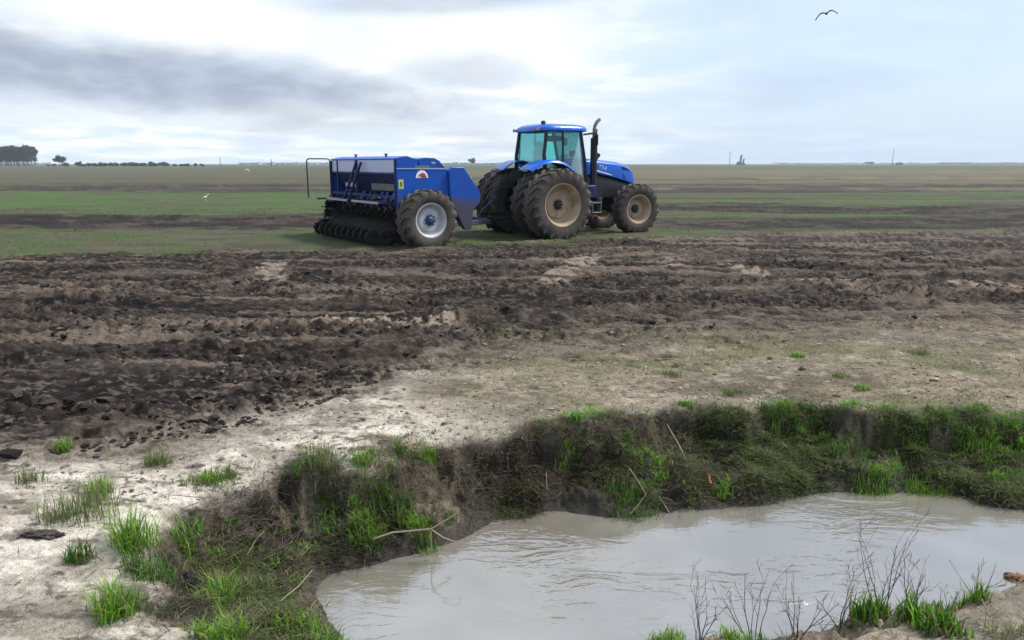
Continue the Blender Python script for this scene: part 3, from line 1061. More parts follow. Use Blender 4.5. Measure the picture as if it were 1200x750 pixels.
rr_ = [(-0.12, 2.885, 0.74), (-0.15, 2.93, 0.80), (-0.10, 2.985, 0.78), (0.10, 3.05, 0.70), (0.6, 3.11, 0.62), (1.0, 3.11, 0.62), (1.35, 3.055, 0.68), (1.50, 2.99, 0.74), (1.53, 2.94, 0.76), (1.46, 2.885, 0.72)]


def roof_ring(x0, x1, y, z, nr=10):
    return None


m = MB()
rings = []
for z, gx, gy in [(2.872, 0.93, 0.92), (2.90, 1.0, 1.0), (2.955, 1.0, 1.0), (3.01, 0.96, 0.95), (3.055, 0.86, 0.83), (3.085, 0.70, 0.62), (3.10, 0.45, 0.36)]:
    rg = []
    for k in range(36):
        a = 2 * math.pi * k / 36
        ca, sa = math.cos(a), math.sin(a)
        e = 0.42
        x = 0.68 + 0.83 * gx * math.copysign(abs(ca) ** e, ca)
        y = 0.84 * gy * math.copysign(abs(sa) ** e, sa)
        rg.append((x, y, z - 0.05 * max(0, (0.2 - x)) ** 1.0))
    rings.append(rg)
roof = m.loft(rings).build('roof', M['blue'], tr, 0, 50)
m = MB()
m.lathe([(0.001, 0.055), (0.05, 0.05), (0.065, 0.02), (0.065, -0.02), (0.03, -0.06)], 14)
bc = m.build('antenna_dome', M['black'], roof)
bc.rotation_euler = (R(90), 0, 0)
bc.location = (0.12, -0.45, 3.11)
for y in (-0.62, 0.62):
    m = MB()
    m.box((-0.155, y, 2.925), (0.03, 0.16, 0.08))
    m.build('work_light', M['chrome'], roof, 0.01)


def pane(name, pts, parent=None):
    q = [Vector(p) for p in pts]
    nn = (q[1] - q[0]).cross(q[2] - q[0]).normalized() * 0.003
    n = len(q)
    mm = MB()
    mm.add([p - nn for p in q] + [p + nn for p in q], [tuple(range(n)), tuple(range(n, 2 * n))[::-1]] + [(i, n + i, n + (i + 1) % n, (i + 1) % n) for i in range(n)])
    return mm.build(name, M['glass'], parent or tr)


pane('rear_window', [(-0.035, -0.72, 1.60), (-0.035, 0.72, 1.60), (0.055, 0.67, 2.87), (0.055, -0.67, 2.87)])
for s in (-1, 1):
    pane('rear_side_window', [(0.02, s * 0.765, 1.62), (0.58, s * 0.775, 1.62), (0.60, s * 0.705, 2.87), (0.08, s * 0.70, 2.87)])
    pane('door_window', [(0.63, s * 0.775, 1.25), (1.44, s * 0.675, 1.25), (1.21, s * 0.69, 2.87), (0.62, s * 0.708, 2.87)])
pane('windscreen', [(1.47, -0.62, 1.45), (1.47, 0.62, 1.45), (1.24, 0.63, 2.87), (1.24, -0.63, 2.87)])
# inside the cab
m = MB()
m.box((0.62, 0.05, 1.74), (0.50, 0.50, 0.14))
m.box((0.36, 0.05, 2.12), (0.14, 0.48, 0.66), Matrix.Rotation(R(-8), 3, 'Y'))
m.box((0.30, 0.05, 2.52), (0.11, 0.28, 0.20), Matrix.Rotation(R(-8), 3, 'Y'))
m.box((0.60, 0.05, 1.55), (0.36, 0.36, 0.26))
m.build('seat', M['seat'], tr, 0.04)
m = MB()
m.box((0.66, -0.34, 1.86), (0.52, 0.14, 0.10))
m.box((0.66, -0.52, 1.66), (0.75, 0.24, 0.40))
m.build('armrest_console', M['seat'], tr, 0.03)
m = MB()
m.box((1.28, 0.05, 1.72), (0.20, 0.42, 0.50))
m.tube([(1.22, 0.05, 1.90), (1.08, 0.05, 2.10)], 0.04, 10)
m.build('dashboard', M['seat'], tr, 0.03)
m = MB()
ctr, axs = Vector((1.06, 0.05, 2.13)), Vector((-0.55, 0, 0.83)).normalized()
u1 = Vector((0, 1, 0))
u2 = axs.cross(u1)
m.tube([ctr + (u1 * math.cos(a) + u2 * math.sin(a)) * 0.20 for a in [2 * math.pi * k / 24 for k in range(24)]], 0.017, 8, closed=True)
for k in range(3):
    a = 2 * math.pi * k / 3 + 0.5
    m.tube([ctr, ctr + (u1 * math.cos(a) + u2 * math.sin(a)) * 0.20], 0.013, 6)
m.build('steering_wheel', M['seat'], tr)
m = MB()
m.box((1.10, -0.50, 2.28), (0.03, 0.24, 0.17), Matrix.Rotation(R(15), 3, 'Z'))
m.tube([(1.10, -0.52, 2.20), (1.16, -0.58, 1.75)], 0.014, 6)
m.build('monitor', M['screen'], tr, 0.01)
m = MB()
m.box((1.02, 0.30, 2.72), (0.36, 0.40, 0.16))
m.box((1.10, -0.12, 2.62), (0.06, 0.16, 0.22))
m.build('roof_console', M['seat'], tr, 0.02)

# rear mudguards
for s in (-1, 1):
    m = MB()
    rings = []
    for k in range(19):
        a = R(20 + k * 5.9)
        ro = 1.13 + 0.05 * math.sin(math.pi * k / 18)
        lip = 1 if k < 16 else 1 + (k - 15) * 0.015
        x, z = ro * math.cos(a) + 0.02, RW - 0.05 + ro * math.sin(a)
        nx, nz = math.cos(a), math.sin(a)
        y0, y1 = 0.42, 1.12 - 0.06 * (1 - math.sin(math.pi * k / 18))
        sec = [(y0, -0.02), (y0, 0.012), (y1 - 0.10, 0.02), (y1 - 0.03, -0.005), (y1, -0.06), (y1 - 0.02, -0.065), (y1 - 0.05, -0.03), (y1 - 0.11, -0.012)]
        rings.append([(x + nx * d, s * y, z + nz * d) for y, d in sec])
    fd = m.loft(rings).build('mudguard', M['blue'], tr, 0, 50)
    mm = MB()
    mm.box((-0.69, s * 0.82, 1.83), (0.03, 0.22, 0.09), Matrix.Rotation(R(35), 3, 'Y'))
    mm.build('tail_light', M['greyprint'], fd, 0.01)
# steps and tank under the cab
m = MB()
m.box((1.32, -0.62, 0.78), (0.55, 0.34, 0.46))
m.build('fuel_tank', M['black'], tr, 0.06)
m = MB()
m.box((1.75, -0.72, 0.62), (0.34, 0.26, 0.035))
m.box((1.75, -0.72, 0.90), (0.34, 0.22, 0.035))
m.box((1.60, -0.72, 0.76), (0.03, 0.22, 0.36))
m.box((1.90, -0.72, 0.82), (0.03, 0.22, 0.46))
m.build('step', M['greymetal'], tr, 0.008)
m = MB()
m.box((1.58, -0.66, 1.22), (0.30, 0.26, 0.36))
m.build('air_box', M['navy'], tr, 0.03)
m = MB()
m.box((1.45, -0.50, 1.80), (0.20, 0.06, 0.62))
cowl = m.build('cowl_panel', M['blue'], tr, 0.01)
MB().box((1.45, -0.532, 1.86), (0.11, 0.004, 0.05)).build('white_decal', M['white'], cowl)

# ------------------------------------------------------------------ seed drill
D_AZ = R(55)
DW = 2.05
fdir = Vector((math.sin(D_AZ), math.cos(D_AZ), 0))
ldir = Vector((-math.cos(D_AZ), math.sin(D_AZ), 0))
RRc = Vector((-2.805, 18.33, 0))
D_LOC = RRc + ldir * DW
dr = empty('seed_drill', (D_LOC.x, D_LOC.y, 0), R(90) - D_AZ)
tag(dr, 'blue seed drill with long hopper and white rimmed wheel behind the tractor', 'seed drill')
dinv = Matrix.Rotation(-(R(90) - D_AZ), 3, 'Z')


def dl(x, y, z):
    """world point into the drill's own axes"""
    return dinv @ (Vector((x, y, z)) - Vector((D_LOC.x, D_LOC.y, 0)))


dwheel = make_wheel('drill_wheel', dr, 0.75, 0.52, 0.40, 18, M['tyre'], M['white_rim'], M['hubblue'], 0.07, 0.27, 0.10, 8, 0.125)
dwheel.location = (0.66, -(DW + 0.27), 0.64)
dwheel.rotation_euler = (0, R(11), 0)
c = copy_tree(dwheel, dr)
c.location = (0.66, DW + 0.27, 0.64)
c.rotation_euler = (0, R(30), R(180))
# hopper body between the end plates
m = MB()
m.prism([(0.02, 1.86), (0.02, 1.80), (0.30, 1.28), (0.98, 1.28), (1.34, 1.84)], -DW + 0.03, DW - 0.03)
hop = m.build('hopper', M['navy'], dr, 0.01)
for x0, x1, pk in [(0.0, 0.60, [(-0.03, 2.13), (0.14, 2.165), (0.29, 2.19), (0.60, 2.10)]), (0.62, 1.38, [(0.62, 2.115), (0.80, 2.15), (1.06, 2.14), (1.20, 2.07), (1.38, 1.87)])]:
    m = MB()
    low = [(x1 - 0.005, 1.885), (x0 + 0.01, 1.885)] if x0 > 0 else [(x1 - 0.005, 1.885), (x0 + 0.012, 1.885), (x0 + 0.012, 2.10), (x0 - 0.03, 2.10)]
    m.prism(pk + low, -DW - 0.01, DW + 0.01)
    m.build('hopper_lid', M['drill_blue'], dr, 0.008)
for s in (-1, 1):
    m = MB()
    prof = [(0, 0.86), (0, 1.88), (1.42, 1.86), (1.44, 1.15), (0.8, 0.80)]
    m.prism(prof, s * DW - 0.02, s * DW + 0.02)
    ep = m.build('end_plate', M['drill_blue'], dr, 0.006)
    m = MB()
    sh = [(1.425, 1.83), (1.51, 1.92), (1.86, 1.92), (2.28, 1.38), (2.37, 1.20), (2.33, 1.0), (2.13, 0.82), (2.08, 0.33), (1.86, 0.33), (1.55, 0.90), (1.445, 1.13)]
    m.prism(sh, s * DW - 0.10, s * DW + 0.045)
    m.build('front_shield', M['drill_blue'], dr, 0.02)
    m = MB()
    m.box((0.70, s * (DW + 0.022), 1.885), (1.40, 0.02, 0.018))
    m.build('seam_strip', M['panel'], ep)
    if s < 0:
        m = MB()
        m.box((0.70, -DW - 0.024, 1.925), (0.42, 0.012, 0.065))
        m.build('grey_plate', M['greymetal'], ep)
        yq = -DW - 0.0235
        m = MB()
        m.add([(0.69 + 0.17 * math.cos(a) * (1.0 if 0.15 < a < 3.0 else 1.04), yq, 1.66 + 0.19 * math.sin(a)) for a in [math.pi * k / 16 for k in range(17)]], [tuple(range(17))])
        em = m.build('emblem', M['white'], ep)
        m = MB()
        m.add([(0.71 + 0.085 * math.cos(a), yq - 0.003, 1.725 + 0.055 * math.sin(a)) for a in [math.pi * k / 8 for k in range(16)]], [tuple(range(16))])
        m.add([(x, yq - 0.003, z) for x, z in [(0.66, 1.665), (0.80, 1.665), (0.83, 1.70), (0.70, 1.715)]], [(0, 1, 2, 3)])
        m.build('emblem_figure', M['red'], em)
        m = MB()
        m.add([(x, yq - 0.003, z) for x, z in [(0.58, 1.69), (0.62, 1.69), (0.64, 1.745), (0.60, 1.74)]], [(0, 1, 2, 3)])
        m.build('emblem_dark_piece', M['greyprint'], em)  # dark printed piece of the emblem
        m = MB()
        m.add([(x, yq, z) for x, z in [(0.045, 1.40), (0.175, 1.40), (0.175, 1.625), (0.045, 1.625)]], [(0, 1, 2, 3)])
        yl = m.build('warning_sticker', M['yellow'], ep)
        m = MB()
        m.add([(x, yq - 0.003, z) for x, z in [(0.085, 1.45), (0.135, 1.45), (0.135, 1.57), (0.085, 1.57)]], [(0, 1, 2, 3)])
        m.build('sticker_pictogram', M['greyprint'], yl)
        yf = -DW - 0.0485
        m = MB()
        m.add([(x, yf, z) for x, z in [(1.98, 1.45), (2.12, 1.45), (2.12, 1.66), (1.98, 1.66)]], [(0, 1, 2, 3)])
        y2 = m.build('warning_sticker', M['yellow'], ep)
        m = MB()
        for x in (2.035, 2.09):
            m.add([(x - 0.012, yf - 0.003, 1.48), (x + 0.012, yf - 0.003, 1.48), (x + 0.012, yf - 0.003, 1.63), (x - 0.012, yf - 0.003, 1.63)], [(0, 1, 2, 3)])
        m.build('sticker_pictogram', M['white'], y2)
        m = MB()
        m.add([(x, yf, z) for x, z in [(1.68, 1.83), (1.715, 1.83), (1.705, 1.895), (1.67, 1.895)]], [(0, 1, 2, 3)])
        m.add([(x, yf, z) for x, z in [(1.68, 1.755), (1.705, 1.755), (1.71, 1.81), (1.685, 1.81)]], [(0, 1, 2, 3)])
        m.build('white_mark', M['white'], ep)
        text('TM', 0.085, M['white'], ep, (1.02, -DW - 0.014, 1.99), (R(90), 0, 0))
# pale upper rear panels and uprights between them
for a, b in [(1.98, 1.62), (1.56, 0.36), (0.20, -1.98)]:
    m = MB()
    m.box((-0.004, (a + b) / 2, 1.945), (0.02, abs(a - b), 0.31))
    m.build('rear_panel', M['panel'], dr, 0.004)
for y in (2.02, 1.59, 0.32, 0.24, -2.02):
    m = MB()
    m.box((-0.012, y, 1.55), (0.05, 0.045, 1.08))
    m.build('upright', M['navy'], dr, 0.004)
m = MB()
m.box((0.01, 0, 1.765), (0.05, 4.0, 0.05))
m.box((-0.005, 0, 1.20), (0.06, 4.0, 0.06))
m.build('cross_rail', M['navy'], dr, 0.004)
m = MB()          # slanting steps up to the hopper
for y in (0.16, -0.16):
    m.bar((-0.45, y, 1.08), (-0.06, y + 0.02, 2.05), 0.03, 0.06)
for k in range(3):
    f = 0.25 + 0.25 * k
    m.bar((-0.45 + 0.39 * f, -0.15, 1.08 + 0.97 * f), (-0.45 + 0.39 * f, 0.17, 1.08 + 0.97 * f), 0.10, 0.02)
m.build('ladder', M['navy'], dr, 0.003)
m = MB()
m.box((0.10, 0.95, 1.44), (0.02, 0.75, 0.10))
m.build('gauge_plate', M['tread_steel'], dr)
for k in range(12):
    m = MB()
    m.box((0.10, -0.45 - k * 0.11, 1.42), (0.02, 0.08, 0.17))
    m.build('metering_unit', M['greymetal'], dr, 0.004)
# walkway boards, rails
for a, b, dep in [(2.05, 1.45, 0.68), (1.42, -0.02, 0.42), (-0.30, -1.92, 0.42)]:
    m = MB()
    m.box((-dep / 2 - 0.02, (a + b) / 2, 1.055), (dep, abs(a - b), 0.04))
    m.build('walkway_board', M['navy'], dr, 0.006)
    m = MB()
    m.box((-dep - 0.02, (a + b) / 2, 1.062), (0.03, abs(a - b) - 0.02, 0.055))
    m.build('walkway_edge', M['tread_steel'], dr, 0.004)
m = MB()
yr = 2.03
loop = []
for cx, cz, a0 in [(-0.70, 1.12, 180), (-0.70, 2.06, 90), (-0.10, 2.06, 0), (-0.10, 1.12, 270)]:
    pts = []
    for k in range(5):
        a = R(a0 + (90 - k * 22.5 if True else 0))
        pts.append((cx + 0.07 * math.cos(a), yr, cz + 0.07 * math.sin(a)))
    loop += pts
cor = []
for cx, cz, a0 in [(-0.66, 1.14, 180), (-0.14, 1.14, 270), (-0.14, 2.06, 0), (-0.66, 2.06, 90)]:
    for k in range(5):
        a = R(a0 + k * 22.5)
        cor.append((cx + 0.08 * math.cos(a), yr, cz + 0.08 * math.sin(a)))
m.tube(cor, 0.019, 8, closed=True)
m.build('handrail', M['black'], dr)
# frame beams
m = MB()
m.box((0.35, 0, 0.94), (0.14, 4.0, 0.14))
m.box((1.25, 0, 0.94), (0.16, 4.0, 0.16))
for y in (-1.9, -0.7, 0.7, 1.9):
    m.box((0.95, y, 0.94), (1.7, 0.10, 0.12))
    m.bar((0.35, y, 0.98), (0.5, y, 1.30), 0.08, 0.08)
m.tube([(0.66, -DW - 0.2, 0.64), (0.66, -DW + 0.1, 0.66)], 0.06, 12)
m.tube([(0.66, DW + 0.2, 0.64), (0.66, DW - 0.1, 0.66)], 0.06, 12)
for s in (-1, 1):
    m.bar((0.66, s * (DW - 0.06), 0.60), (0.66, s * (DW - 0.06), 1.0), 0.10, 0.12)
m.build('frame', M['navy'], dr, 0.01)
# sowing rows: arm, pair of discs, press wheel, seed tube
arm0 = disc0 = press0 = tube0 = None
N_ROW = 20
for k in range(N_ROW):
    y = -1.85 + 3.70 * k / (N_ROW - 1)
    off = 0.0 if k % 2 else 0.26
    if k == 0:
        m = MB()
        m.bar((0.42, 0, 0.86), (-0.02, 0, 0.36), 0.045, 0.09)
        m.bar((-0.02, 0, 0.38), (-0.46, 0, 0.30), 0.04, 0.07)
        m.tube([(0.30, 0.0, 0.98), (0.0, 0.0, 0.44)], 0.032, 8)
        arm0 = m.build('opener_arm', M['mudblack'], dr, 0.006)
        m = MB()
        for s, tw in ((-1, 1), (1, 1)):
            vs_, n = [], 24
            for q in range(n):
                a = 2 * math.pi * q / n
                x, z = 0.21 * math.cos(a), 0.21 * math.sin(a)
                vs_.append((x, s * 0.02 + s * x * -0.08, z))
            for q in range(n):
                x, yy, z = vs_[q]
                vs_.append((x, yy + s * 0.006, z))
            m.add(vs_, [tuple(range(n)), tuple(range(n, 2 * n))[::-1]] + [(i, (i + 1) % n, n + (i + 1) % n, n + i) for i in range(n)])
        m.lathe([(0.002, -0.05), (0.06, -0.045), (0.06, 0.045), (0.002, 0.05)], 12)
        disc0 = m.build('opener_disc', M['mudblack'], dr)
        m = MB()
        m.lathe([(0.05, -0.03), (0.13, -0.03), (0.165, -0.045), (0.18, -0.02), (0.18, 0.02), (0.165, 0.045), (0.13, 0.03), (0.05, 0.03)], 20, closed=True)
        for q in range(9):       # clods of mud stuck on the wheel
            a = q * 0.71 + 0.2
            m.box((0.17 * math.cos(a), 0.015 * (-1) ** q, 0.17 * math.sin(a)), (0.07, 0.07, 0.05), Matrix.Rotation(a * 1.7, 3, 'Y'))
        press0 = m.build('press_wheel', M['mudblack'], dr, 0.01)
        m = MB()
        m.tube([(0.50, 0, 1.28), (0.34, 0.01, 1.02), (0.14, 0.0, 0.72), (0.04, 0, 0.34)], 0.022, 8)
        tube0 = m.build('seed_tube', M['black'], dr)
        m = MB()
        m.lathe([(0.002, -0.05), (0.028, -0.05), (0.034, 0.0), (0.028, 0.05), (0.002, 0.05)], 10)
        cap0 = m.build('tube_collar', M['greymetal'], tube0)
        cap0.rotation_euler = (R(90), 0, 0)
        cap0.location = (0.26, 0, 0.90)
        parts = [(arm0, (0, 0, 0)), (disc0, (0, 0, 0.235)), (press0, (-0.46, 0, 0.24)), (tube0, (0, 0, 0))]
        cur = parts
    else:
        cur = [(copy_tree(o, dr), l) for o, l in parts]
    for o, l in cur:
        o.location = (l[0] + off - 0.05, y, l[2] - 0.02)
        if o.name.startswith(('press', 'opener_disc')):
            o.rotation_euler = (0, random.random() * 6, 0)
# earth caked between and over the openers; underside shade is in its colour too
uu, vv = np.meshgrid(np.linspace(0, 1, 90), np.linspace(0, 2 * np.pi, 26, endpoint=False))
yy = -1.92 + 3.84 * uu.ravel()
aa = vv.ravel()
rn = 0.72 + 0.75 * (fbm(yy * 4.5 + 50, aa * 1.3, 4, 33, 0.65)) * (0.55 + 0.45 * np.sin(yy * 17 + 1) ** 2)
ends = np.clip(np.minimum(uu.ravel(), 1 - uu.ravel()) * 14, 0.05, 1)
V = np.stack([0.02 + np.cos(aa) * 0.36 * rn * ends, yy, 0.34 + np.sin(aa) * 0.25 * rn * ends], 1)
ii = np.arange(26)[:, None] * 90
kk = np.arange(89)[None, :]
jj = ((np.arange(26) + 1) % 26)[:, None] * 90
F = np.stack([ii + kk, ii + kk + 1, jj + kk + 1, jj + kk], -1).reshape(-1, 4)
np_mesh('caked_mud', V, F, M['mudblack'], None, True, dr)
# gearbox and chain case at the left end
m = MB()
m.box((-0.12, 1.98, 0.86), (0.30, 0.12, 0.18))
m.box((-0.20, 2.00, 0.62), (0.20, 0.10, 0.20))
m.box((-0.30, 2.02, 0.40), (0.24, 0.08, 0.10))
m.bar((-0.2, 2.0, 1.0), (-0.3, 2.02, 0.4), 0.03, 0.05)
m.build('drive_case', M['mudblack'], dr, 0.01)
for z, yy in ((0.80, 2.06), (0.60, 2.07), (0.44, 2.08)):
    MB().box((-0.30, yy, z), (0.16, 0.03, 0.035)).build('steel_bracket', M['tread_steel'], dr, 0.004)
# draw frame to the tractor hitch
H = dl(T_LOC[0] - 1.32 * math.sin(T_AZ), T_LOC[1] - 1.32 * math.cos(T_AZ), 0.44)
m = MB()
m.bar((1.9, -1.85, 0.46), (H.x, H.y, 0.44), 0.11, 0.13)
m.bar((1.3, 1.2, 0.80), (H.x, H.y, 0.44), 0.11, 0.12)
m.bar((1.25, -1.9, 0.90), (1.95, -1.88, 0.46), 0.11, 0.12)
m.tube([(H.x - 0.55, H.y - 0.1, 0.50), (H.x - 0.25, H.y, 0.78), (H.x + 0.1, H.y + 0.05, 1.0)], 0.018, 6)
m.build('draw_frame', M['drill_blue'], dr, 0.012)
for q in range(2):
    m = MB()
    m.tube([(0.25, 0.9 - q * 1.9, 2.165), (0.25, 0.9 - q * 1.9, 2.24)], 0.03, 10)
    m.box((0.25, 0.9 - q * 1.9, 2.245), (0.10, 0.05, 0.02))
    m.build('lid_catch', M['black'], dr)
# ------------------------------------------------------------------ blades of grass
def blades(P, h, wd, lean, cols, up=1.0, rs=None, curl=0.5):
    """P (n,3) roots; h, wd, lean arrays; three-face blades. returns V, F, colour"""
    rs = rs or rng
    n = len(P)
    a = rs.uniform(0, 2 * np.pi, n)
    dx, dy = np.cos(a), np.sin(a)
    b = a + np.pi / 2 + rs.uniform(-0.6, 0.6, n)
    wx, wy = np.cos(b) * wd / 2, np.sin(b) * wd / 2
    rows = []
    for f, wf in ((0.0, 1.0), (0.5, 0.75), (1.0, 0.0)):
        out = lean * h * (f ** (1 + curl))
        zz = h * f * (1 - 0.45 * np.clip(lean, 0, 1.6) * f * 0.9) * up
        cx, cy, cz = P[:, 0] + dx * out, P[:, 1] + dy * out, P[:, 2] + zz
        if wf > 0:
            rows.append(np.stack([cx - wx * wf, cy - wy * wf, cz], 1))
            rows.append(np.stack([cx + wx * wf, cy + wy * wf, cz], 1))
        else:
            rows.append(np.stack([cx, cy, cz], 1))
    V = np.stack(rows, 1).reshape(-1, 3)
    i = np.arange(n)[:, None] * 5
    F = np.stack([i + np.array([0, 1, 3]), i + np.array([0, 3, 2]), i + np.array([2, 3, 4])], 1).reshape(-1, 3)
    Cc = np.repeat(cols, 5, 0)
    return V, F, Cc


def mixcols(n, pal, wts, jit=0.25, rs=None):
    rs = rs or rng
    pal = np.array(pal)
    k = rs.choice(len(pal), n, p=np.array(wts) / sum(wts))
    c = pal[k] * rs.uniform(1 - jit, 1 + jit, (n, 1)) * rs.uniform(0.93, 1.07, (n, 3))
    return np.clip(c, 0, 1)


GREEN = [(0.10, 0.24, 0.02), (0.14, 0.30, 0.03), (0.07, 0.17, 0.02), (0.19, 0.30, 0.05)]
OLIVE = [(0.10, 0.115, 0.04), (0.13, 0.13, 0.06), (0.075, 0.095, 0.03), (0.17, 0.155, 0.085)]
DRY = [(0.20, 0.165, 0.11), (0.13, 0.105, 0.075), (0.085, 0.07, 0.052), (0.27, 0.235, 0.165), (0.055, 0.046, 0.036)]


def join(parts):
    V, F, Cc, b = [], [], [], 0
    for v, f, c in parts:
        V.append(v)
        F.append(f + b)
        Cc.append(c)
        b += len(v)
    return np.vstack(V), np.vstack(F), np.vstack(Cc)


def bank_fields(X, Y):
    dw = poly_sd(X, Y, WATER)
    dt = poly_sd(X, Y, TOP)
    return dw, dt


def roots(X, Y, sink=0.01):
    return np.stack([X, Y, ground(X, Y) - sink], 1)


# candidate spots on and round the bank
X = rng.uniform(-3.6, 7.5, 260000)
Y = rng.uniform(2.2, 7.6, 260000)
vis = np.abs(X) < Y * 0.82
X, Y = X[vis], Y[vis]
DWT, DTT = bank_fields(X, Y)
clump = fbm(X * 2.4, Y * 2.4, 4, 81)
clump2 = fbm(X * 1.1, Y * 1.1, 3, 82)
nearside = (Y < 4.1) & (X > 0.3)

# matted grass on the bank, dead and olive
dens = (sstep(0.10, -0.06, DTT + (clump - 0.5) * 0.9) * sstep(0.0, 0.10, DWT) * sstep(0.42, 0.54, clump) * 0.60) * np.where(nearside, 0.25, 1.0)
k = rng.uniform(0, 1, len(X)) < dens
n = k.sum()
gmix = sstep(0.42, 0.62, clump2[k])
cA = mixcols(n, DRY, [3, 3, 3, 1, 2])
cB = mixcols(n, OLIVE, [3, 3, 3, 1])
sel = (rng.uniform(0, 1, n) < 0.30 + 0.55 * gmix)[:, None]
V1 = blades(roots(X[k], Y[k]), rng.uniform(0.03, 0.12, n), rng.uniform(0.003, 0.007, n), rng.uniform(0.7, 2.2, n), np.where(sel, cB, cA) * 0.8, 0.7)
# overhanging fringe along the lip
dens = np.exp(-((DTT + 0.02 + (clump - 0.5) * 0.3) / 0.13) ** 2) * sstep(0.42, 0.58, clump2) * np.where(nearside, 0.2, 0.6)
k = (rng.uniform(0, 1, len(X)) < dens) & (DWT > 0.05)
n = k.sum()
cB = np.where((rng.uniform(0, 1, n) < 0.35)[:, None], mixcols(n, GREEN, [3, 2, 3, 1]) * 0.8, mixcols(n, OLIVE + DRY[:2], [3, 3, 3, 2, 1, 1]))
V2 = blades(roots(X[k], Y[k]), rng.uniform(0.03, 0.11, n), rng.uniform(0.003, 0.007, n), rng.uniform(0.3, 1.5, n), cB)
# sparse short grass across the plain, and green haze on the bank's right part
dens = 0.10 * sstep(0.48, 0.66, clump) * sstep(-0.02, 0.1, DTT) * np.where(X > -0.3, 1.0, 0.35)
k = rng.uniform(0, 1, len(X)) < dens
n = k.sum()
V3 = blades(roots(X[k], Y[k]), rng.uniform(0.02, 0.07, n), rng.uniform(0.003, 0.006, n), rng.uniform(0.2, 1.6, n), mixcols(n, OLIVE + DRY[:2], [3, 3, 2, 2, 2, 1]))
dens = 0.55 * sstep(0.52, 0.62, fbm(X * 1.9, Y * 1.9, 3, 84)) * sstep(0.03, -0.08, DTT) * sstep(0.04, 0.12, DWT) * sstep(1.2, 2.6, X) * np.where(nearside, 0, 1)
k = rng.uniform(0, 1, len(X)) < dens
n = k.sum()
V4 = blades(roots(X[k], Y[k]), rng.uniform(0.03, 0.10, n), rng.uniform(0.005, 0.012, n), rng.uniform(0.5, 1.6, n), mixcols(n, [(0.055, 0.13, 0.018), (0.085, 0.19, 0.025), (0.04, 0.085, 0.016)], [3, 2, 3]))
# dense clumps: every clump its own mood of colour, some hanging down the cut
q = rng.permutation(len(X))[:60000]
ok = (DTT[q] < 0.10) & (DWT[q] > 0.03) & ~nearside[q]
q = q[ok]
gap = sstep(0.47, 0.54, fbm(X[q] * 3.6, Y[q] * 3.6, 3, 85))
pc = gap * (0.62 - 0.25 * np.exp(-(DTT[q] / 0.10) ** 2)) * np.where(X[q] < -0.9, 0.6, 1.0) * np.where((DTT[q] > 0) & (fbm(X[q] * 1.3, Y[q] * 1.3, 2, 86) < 0.5), 0.1, 1)
q = q[rng.uniform(0, 1, len(q)) < pc][:2100]
nb = 52
cx, cy = np.repeat(X[q], nb), np.repeat(Y[q], nb)
rad = np.repeat(rng.uniform(0.02, 0.075, len(q)), nb)
bx, by = cx + rng.normal(0, 1, len(cx)) * rad, cy + rng.normal(0, 1, len(cx)) * rad * 0.8
hh = np.repeat(rng.uniform(0.03, 0.12, len(q)), nb) * rng.uniform(0.4, 1.1, len(cx))
greenish = np.clip(0.25 + sstep(0.44, 0.60, clump2[q]) * 0.5 + 0.15 * sstep(0.8, 2.5, X[q]) + rng.normal(0, 0.35, len(q)), 0, 1)
pc1 = mixcols(len(q), [(0.060, 0.050, 0.034), (0.095, 0.080, 0.052), (0.17, 0.145, 0.095), (0.036, 0.031, 0.023), (0.24, 0.21, 0.14)], [3, 3, 1.5, 2, 0.5])
pc2 = mixcols(len(q), [(0.085, 0.11, 0.032), (0.12, 0.15, 0.045), (0.055, 0.078, 0.024), (0.095, 0.20, 0.028), (0.16, 0.165, 0.075)], [3, 2.5, 2, 2, 1.5])
pc3 = pc1 * (1 - greenish[:, None]) + pc2 * greenish[:, None]
colr = np.repeat(pc3, nb, 0) * rng.uniform(0.35, 1.35, (len(cx), 1))
okb = (poly_sd(bx, by, WATER) > 0.0)
bx, by, hh, colr = bx[okb], by[okb], hh[okb], colr[okb]
V5 = blades(roots(bx, by, 0.005), hh, rng.uniform(0.0025, 0.006, len(bx)), rng.uniform(0.4, 2.0, len(bx)), colr, 0.8)
# fresh sprouts scattered over rim and ledge
q = rng.permutation(len(X))[:20000]
q = q[(DTT[q] < 0.14) & (DWT[q] > 0.05) & ~nearside[q]]
q = q[rng.uniform(0, 1, len(q)) < sstep(0.46, 0.62, fbm(X[q] * 1.7, Y[q] * 1.7, 3, 87)) * np.where(X[q] < -0.5, 0.35, 1)][:210]
nb = 46
cx, cy = np.repeat(X[q], nb), np.repeat(Y[q], nb)
rad = np.repeat(rng.uniform(0.015, 0.055, len(q)), nb)
bx, by = cx + rng.normal(0, 1, len(cx)) * rad, cy + rng.normal(0, 1, len(cx)) * rad * 0.8
hh = np.repeat(rng.uniform(0.03, 0.09, len(q)), nb) * rng.uniform(0.5, 1.1, len(cx))
colr = np.repeat(mixcols(len(q), [(0.10, 0.24, 0.02), (0.07, 0.17, 0.02), (0.13, 0.20, 0.04), (0.15, 0.31, 0.03)], [3, 3, 2, 1.5]), nb, 0) * rng.uniform(0.6, 1.4, (len(cx), 1))
P6 = roots(bx, by, 0.0)
P6[:, 2] += 0.02
V6 = blades(P6, hh, rng.uniform(0.004, 0.008, len(bx)), rng.uniform(0.2, 1.2, len(bx)), colr)
